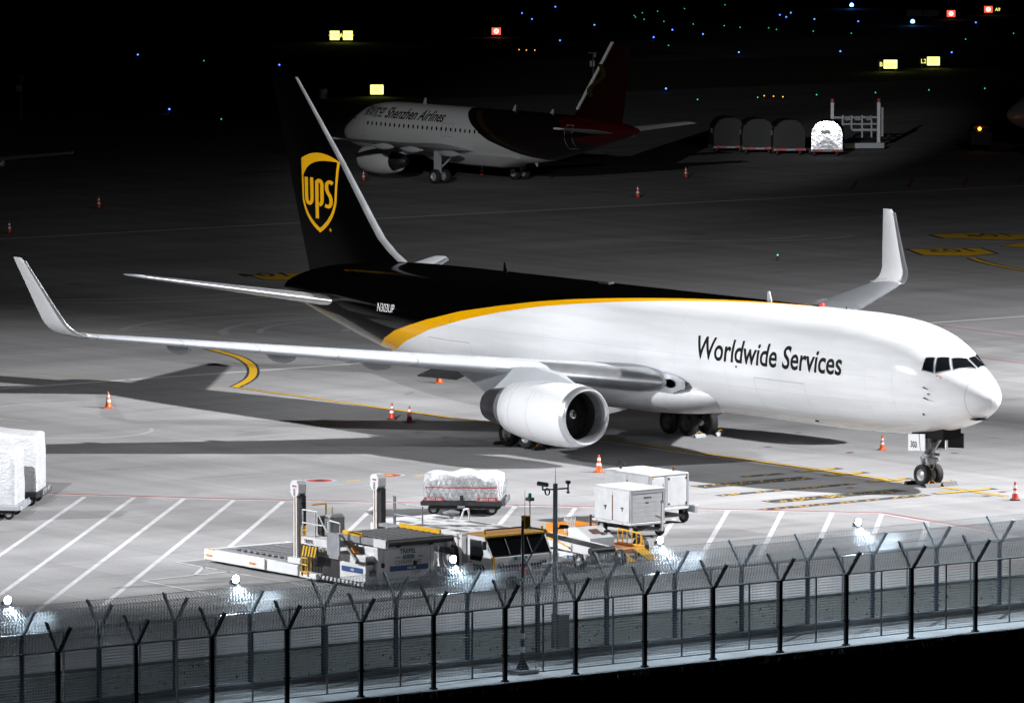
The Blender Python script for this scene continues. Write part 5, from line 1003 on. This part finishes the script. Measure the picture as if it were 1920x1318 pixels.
    m = MB(); m.loft([[(xl - u * ch, v * ch, z) for u, v in foil2(.1)] for z, xl, ch in ((5.4, -11.6, 6.4), (6.4, -12.6, 5.6), (11.7, -16.9, 2.2))]); fin = m.build('tail_fin', REDT, T, smooth=40)
    m = MB(); m.bar((-12.5, 0, 6.35), (-16.83, 0, 11.7), .26, .20); m.build('fin_leading_edge', CREAM, fin)
    m = MB(); A = []; B = []
    for k in range(14): u = k / 13; z = 7.4 + 2.6 * u; x = -14.6 - 1.2 * u + .55 * math.sin(u * 7); A.append((x + .32, .32 - .15 * u, z)); B.append((x - .32, .32 - .15 * u, z))
    m.strip(A, B); m.build('tail_emblem', mat('dull_gold', (.035, .024, .006), .4), fin)
    for x, h in ((7.5, .5), (-4.2, .45), (-9.0, .35)): m = MB(); m.prism([(x, 5.83), (x - .4, 5.83), (x - .42, 5.85 + h), (x - .3, 5.85 + h)], 'y', -.03, .03); m.build('blade_antenna', GREYP, fus)
    m = MB(); m.prism([(-7.0, 2.0), (-7.4, 2.05), (-7.45, 1.6), (-7.3, 1.6)], 'y', -.03, .03); m.build('drain_mast', GREYP, fus)
    return T
airliner('dim white airliner with dark tail parked behind the cargo jet', (-168.2, 99.3, 0), math.pi)
vd = Vector((-.803, .595, 0))
airliner('nearly dark airliner of which only the nose shows at right edge', (-155.5, 153.6, 0), math.pi, False)
a_ = math.atan2(.595, -.803); tipw = Vector((-161.6, 59.9, 0)); tl = Matrix.Rotation(a_, 3, 'Z') @ Vector((-4.2 * .945, -16.7 * .945, 0)); p_ = tipw - tl
airliner('nearly dark airliner of which only a wingtip shows at left edge', (p_.x, p_.y, 0), a_, False)

# ------------------------------------------------------------------ rounded air cargo containers on their dollies
FOIL = mat('silver_foil', (.85, .86, .89), .24, .9, .15, 2.5, .5, 4); TARP = mat('dark_tarp', (.006, .0065, .008), .55, 0, .4, 3, .5, 8)
u_ = Vector((.86, -.50, 0)); ru = math.atan2(u_.y, u_.x)
arch = [(-1.2, 0), (-1.2, 1.15), (-1.12, 1.55), (-.85, 1.95), (-.5, 2.15), (0, 2.2), (.5, 2.15), (.85, 1.95), (1.12, 1.55), (1.2, 1.15), (1.2, 0)]
spots = [((-175.3, 137.7), 'silver foil ended container at the right of the dark row', True), ((-178.0, 136.2), 'dark rounded cargo container, second from the right of the row', False), ((-180.6, 135.2), 'dark rounded cargo container, third from the right of the row', False), ((-183.2, 134.4), 'dark rounded cargo container at the left of the row', False)]
for (x, y), lab, lit in spots:
    T = thing('air_cargo_container', lab, 'cargo container', (x, y, 0), -.745 if lit else ru, 'rounded air cargo containers')
    q = MB(); q.prism([(a, z + .55) for a, z in arch], 'x', -3.0, -.02); q.build('shell', TARP, T, smooth=35)
    q = MB(); q.add([(.0, a, z + .55) for a, z in arch] + [(.05 if lit else .01, .0, 1.6)], [(i, (i + 1) % len(arch), len(arch)) for i in range(len(arch))]); o = q.build('end_cover', FOIL if lit else TARP, T)
    q = MB(); q.strip([(.0, a * 1.01, z * 1.005 + .55) for a, z in arch], [(-.12 if lit else -.3, a * 1.01, z * 1.005 + .55) for a, z in arch]); q.build('edge_rim', FOIL, T, smooth=40)
    put(T, 'label_panel', LPAINT, (.05, .06, -.45, .3, 1.75, 2.05) if lit else (-2.0, -1.2, -1.215, -1.205, 1.5, 1.85))
    if lit: sign_text(T, INK, 'AIR CARGO', .2, (.062, 0, 2.25), (0, 1, 0)); put(T, 'label_stripe', INK, (.06, .066, -.42, .25, 1.8, 1.83))
    T2 = thing('pallet_dolly', lab.replace('container', 'container\'s low dolly', 1), 'dolly', (x, y, 0), ru, 'dollies of the container row')
    put(T2, 'bed', STEEL, (-3.1, .1, -1.25, 1.25, .38, .53)); put(T2, 'red_label', PINK, (.1, .13, -1.1, -.3, .38, .56)); put(T2, 'red_label', PINK, (.1, .13, .4, 1.2, .38, .56))
    for xx in (-2.5, -.5):
        for yy in (-.9, .9): wheel_set(T2, (xx, yy, .22), .22, .16, n=12)
# ------------------------------------------------------------------ second loader, far away
T = thing('cargo_loader', 'distant cargo loader with two tall posts right of the containers', 'cargo loader', (-180.2, 145.0, 0), ru)
put(T, 'front_beam', GREYP, (-.1, .25, -1.95, 1.95, .12, .55), b=.03); put(T, 'platform', DECK, (-5, -.1, -1.8, 1.8, .2, .45)); put(T, 'hazard_strip', YEL, (.252, .27, -1.2, -.3, .35, .45))
for y in (-1.85, 1.85): put(T, 'column', WV, (-2.2, -1.9, y - .12, y + .12, .4, 3.6)); put(T, 'column_tip', RED, (-2.2, -1.9, y - .1, y + .1, 3.62, 3.9))
for z, t_ in ((2.35, .16), (1.85, .12), (1.35, .18)): put(T, 'cross_beam', GREYP, (-2.1, -1.95, -1.7, 1.7, z, z + t_))
for y in (-1.1, -.4, .45, 1.2): put(T, 'upright', GREYP, (-1.95, -1.85, y, y + .13, .85, 2.6))
for y0 in (-.9, -.1, .8): put(T, 'bridge_block', GREYV, (-1.94, -1.7, y0, y0 + .5, 2.2, 2.55), b=.03)
put(T, 'operator_cage', GREYP, (-2.3, -1.8, 2.05, 2.2, .9, 3.2))
# ------------------------------------------------------------------ lit airfield signs, all facing the taxiway and us
SY = mat('sign_yellow_lit', (.9, .9, .5), .5, emit=(.95, 1.0, .22), estr=2.2); SW = mat('sign_white_lit', (.9, .9, .6), .5, emit=(1, 1, .55), estr=3.4); SR = mat('sign_red_lit', (.9, .15, .1), .5, emit=(1.0, .11, .07), estr=1.25); SK = mat('sign_black', (.004, .004, .004), .5); SWH = mat('sign_white_mark', (.9, .8, .7), .5, emit=(1, .85, .7), estr=1.6); STX = mat('sign_text_yellow', (.6, .45, .05), .5, emit=(.8, .55, .02), estr=.9); SYB = mat('sign_letter_lit', (.9, .9, .3), .5, emit=(1, 1, .2), estr=1.2)
fc = math.atan2(-.595, .803)     # local +x looks back to the camera side
def sign(label, loc, panels, zb=.28, h=.95, cat='airfield sign'):
    """panels: list of (y0, y1, material, text, text material)"""
    T = thing('airfield_sign', label, cat, (*loc, 0), fc, 'lit airfield signs'); y0 = min(p[0] for p in panels); y1 = max(p[1] for p in panels)
    put(T, 'cabinet', SK, (-.25, -.004, y0 - .06, y1 + .06, zb - .04, zb + h + .05))
    for y in np.linspace(y0 + .15, y1 - .15, max(2, int((y1 - y0) / 1.3) + 1)): put(T, 'leg', STEEL, (-.15, -.08, y - .03, y + .03, 0, zb - .04))
    for a, b_, m_, tx, tm in panels:
        put(T, 'panel', m_, (.0, .02, a, b_, zb, zb + h))
        if tx: sign_text(T, tm, tx, h * .72, (.028, (a + b_) / 2, zb + h * .25), (0, 1, 0), sx=.95)
    return T
def noentry(T, y, z, r):
    q = MB(); q.lathe([(.03, r), (.03, r * .5)], (0, y, z), 'x', 24); q.build('no_entry_ring', SWH, T); q = MB(); q.bx(.024, .034, y - r * .45, y + r * .45, z - r * .12, z + r * .12); q.build('no_entry_bar', SWH, T)
sign('lit yellow sign reading 702 above the airliner nose', (-264.6, 158.5), [(-.58, .58, SY, '702', STX)], .22, .85)
sign('lit yellow sign pair with letter A between panels', (-352.7, 216.4), [(-1.2, -.2, SY, '<102', STX), (-.19, .19, SK, 'A', SYB), (.2, 1.2, SY, '101>', STX)], .25, .95)
sign('lit yellow sign with black letter panel B', (-271.7, 224.2), [(-.95, -.45, SK, 'B', SYB), (-.44, .85, SY, '<L2>', STX)], .28, .82)
sign('lit yellow sign with black panel reading L2', (-274.0, 231.4), [(-.95, -.28, SK, 'L2', SYB), (-.27, .95, SY, '<K>', STX)], .28, .82)
for lab, loc, ex in (('red lit no-entry sign standing alone near the top middle', (-352.7, 236.8), False), ('red lit no-entry sign right of the unlit grey boards', (-357.8, 305.3), False), ('red lit no-entry sign with letters A9 at top right', (-363.5, 317.0), True)):
    s_ = sign(lab, loc, [(-.48 - (.9 if ex else 0), .48 - (.9 if ex else 0), SR, None, None)] + ([(-.38, .75, SK, 'A9', SYB)] if ex else []), .25, .75); noentry(s_, -.9 if ex else 0, .63, .27)
T = thing('sign_back', 'pair of unlit grey sign backs near the top right', 'airfield sign', (-362.0, 304.6, 0), fc)
for y in (-1.85, .05): put(T, 'board', mat('sign_back_grey', (.40, .39, .38), .7), (-.1, 0, y, y + 1.8, .2, .95)); put(T, 'leg', STEEL, (-.08, -.03, y + .8, y + .9, 0, .2))
# ------------------------------------------------------------------ field lights
def lights(name, label, group, pts, col, st, r, labels=None):
    lm = mat(name + '_lens', (.5, .5, .5), .3, emit=col, estr=st); src = None
    for x, y in pts:
        if src is None:
            src = thing('taxiway_light', label, 'field light', (x, y, 0), 0, group); b = MB(); b.cyl((0, 0, 0), (0, 0, .32), .05, n=8); b.build('stem', DARK, src)
            b = MB(); b.lathe([(.32, r * .8), (.32 + r * .6, r), (.32 + r * 1.4, r * .7), (.32 + r * 1.7, .005)], (0, 0, 0), 'z', 10); b.build('lens', lm, src)
        else: c = copy_tree(src); c.location = (x, y, 0)
        if labels: (src if (x, y) == pts[0] else c)['label'] = labels[pts.index((x, y))]
lights('blue', 'small blue taxiway edge light glowing in the dark field', 'blue taxiway edge lights', [(-336.3, 179.9), (-253.7, 128.9), (-310.9, 179.7), (-392.7, 270.0), (-379.4, 261.5), (-404.8, 283.9), (-363.1, 258.0), (-335.7, 232.6), (-348.4, 257.5), (-335.6, 245.0), (-338.3, 253.8), (-304.2, 231.6), (-254.4, 183.5), (-371.3, 291.0), (-375.1, 295.7), (-366.4, 288.0), (-360.1, 287.0), (-352.8, 287.4), (-299.7, 241.2), (-342.7, 296.1), (-291.2, 248.8)], (.06, .16, 1.0), 4.5, .085)
lights('bright_blue', 'bright blue taxiway edge light near the top right', 'bright blue taxiway lights', [(-386.0, 313.8), (-347.0, 290.5)], (.10, .25, 1.0), 14, .24, ['bright blue taxiway light at the top edge', 'bright blue taxiway light below the unlit grey boards'])
lights('green', 'small green taxiway centre light glowing in the dark field', 'green taxiway centre lights', [(-322.3, 178.5), (-239.2, 124.5), (-380.3, 276.8), (-376.8, 274.3), (-385.5, 282.0), (-371.7, 271.6), (-387.9, 286.1), (-366.0, 270.0), (-392.0, 293.3), (-358.6, 268.4), (-397.5, 303.7), (-353.3, 268.6), (-349.1, 267.5), (-346.2, 269.2), (-342.6, 267.4), (-337.1, 268.1), (-320.3, 235.1), (-238.8, 174.9), (-330.6, 268.1), (-312.7, 269.0), (-320.1, 282.1), (-238.5, 188.2), (-238.1, 194.7), (-238.6, 201.4), (-237.6, 207.2), (-238.3, 181.3), (-98.9, 71.3)], (.03, .85, .42), 1.0, .06)
lights('amber', 'tiny amber guard light in the dark field', 'amber guard lights', [(-322.2, 217.2), (-320.8, 217.1), (-320.3, 217.8), (-240.0, 183.4), (-238.8, 183.5), (-237.6, 183.6)], (1.0, .42, .05), 2, .06, [w + ' one of three amber lights ' + p for p in ('below the lone red sign', 'above the container row') for w in ('left', 'middle', 'right')])
# mast heads catching a little light, cabinet, service vehicle lamp
for x, y, lab, H in ((-248.7, 110.7, 'dim camera mast head in the dark at far left', 4.0), (-274.0, 190.1, 'dim camera mast head beside the airliner fin', 2.7)):
    T = thing('camera_mast', lab, 'mast', (x, y, 0), fc); b = MB(); b.cyl((0, 0, 0), (0, 0, H), .06, n=8); b.build('pole', STEEL, T); put(T, 'crossbar', GREYP, (-.05, .05, -.5, .35, H - .04, H)); put(T, 'camera', GREYP, (-.1, .12, .05, .25, H - .45, H - .08), b=.04); put(T, 'cabinet', GREYP, (.06, .2, -.35, -.1, H - 1.3, H - .75), b=.02); put(T, 'cabinet', GREYP, (.06, .2, -.05, .15, H - 1.3, H - .75), b=.02)
T = thing('switch_cabinet', 'small silver cabinet left of the lit 702 sign', 'cabinet', (-263.1, 152.0, 0), fc); put(T, 'body', FOIL, (-.5, 0, -.68, .0, .1, 1.05), b=.02); put(T, 'door', mat('blue_black', (.02, .025, .04), .4), (-.02, .02, .03, .62, .1, 1.05), b=.02); put(T, 'foot', STEEL, (-.4, .0, -.6, .6, 0, .1))
T = thing('service_vehicle', 'dark service vehicle with an amber lamp at right edge', 'vehicle', (-173.6, 151.0, 0), fc); put(T, 'body', TARP, (-2.2, 0, -.2, 1.6, .4, 1.6), b=.1); put(T, 'cab', TARP, (-1.4, -.3, -.1, 1.5, 1.6, 2.1), b=.15)
for y in (.1, 1.3):
    for xx in (-1.7, -.5): wheel_set(T, (xx, y, .36), .36, .2, 'y', 14)
b = MB(); b.lathe([(0, .001), (0, .12), (-.05, .14)], (.03, .55, 1.75), 'x', 14); b.build('amber_lamp', mat('amber_lamp', (.9, .4, .05), .4, emit=(1, .36, .03), estr=6), T)
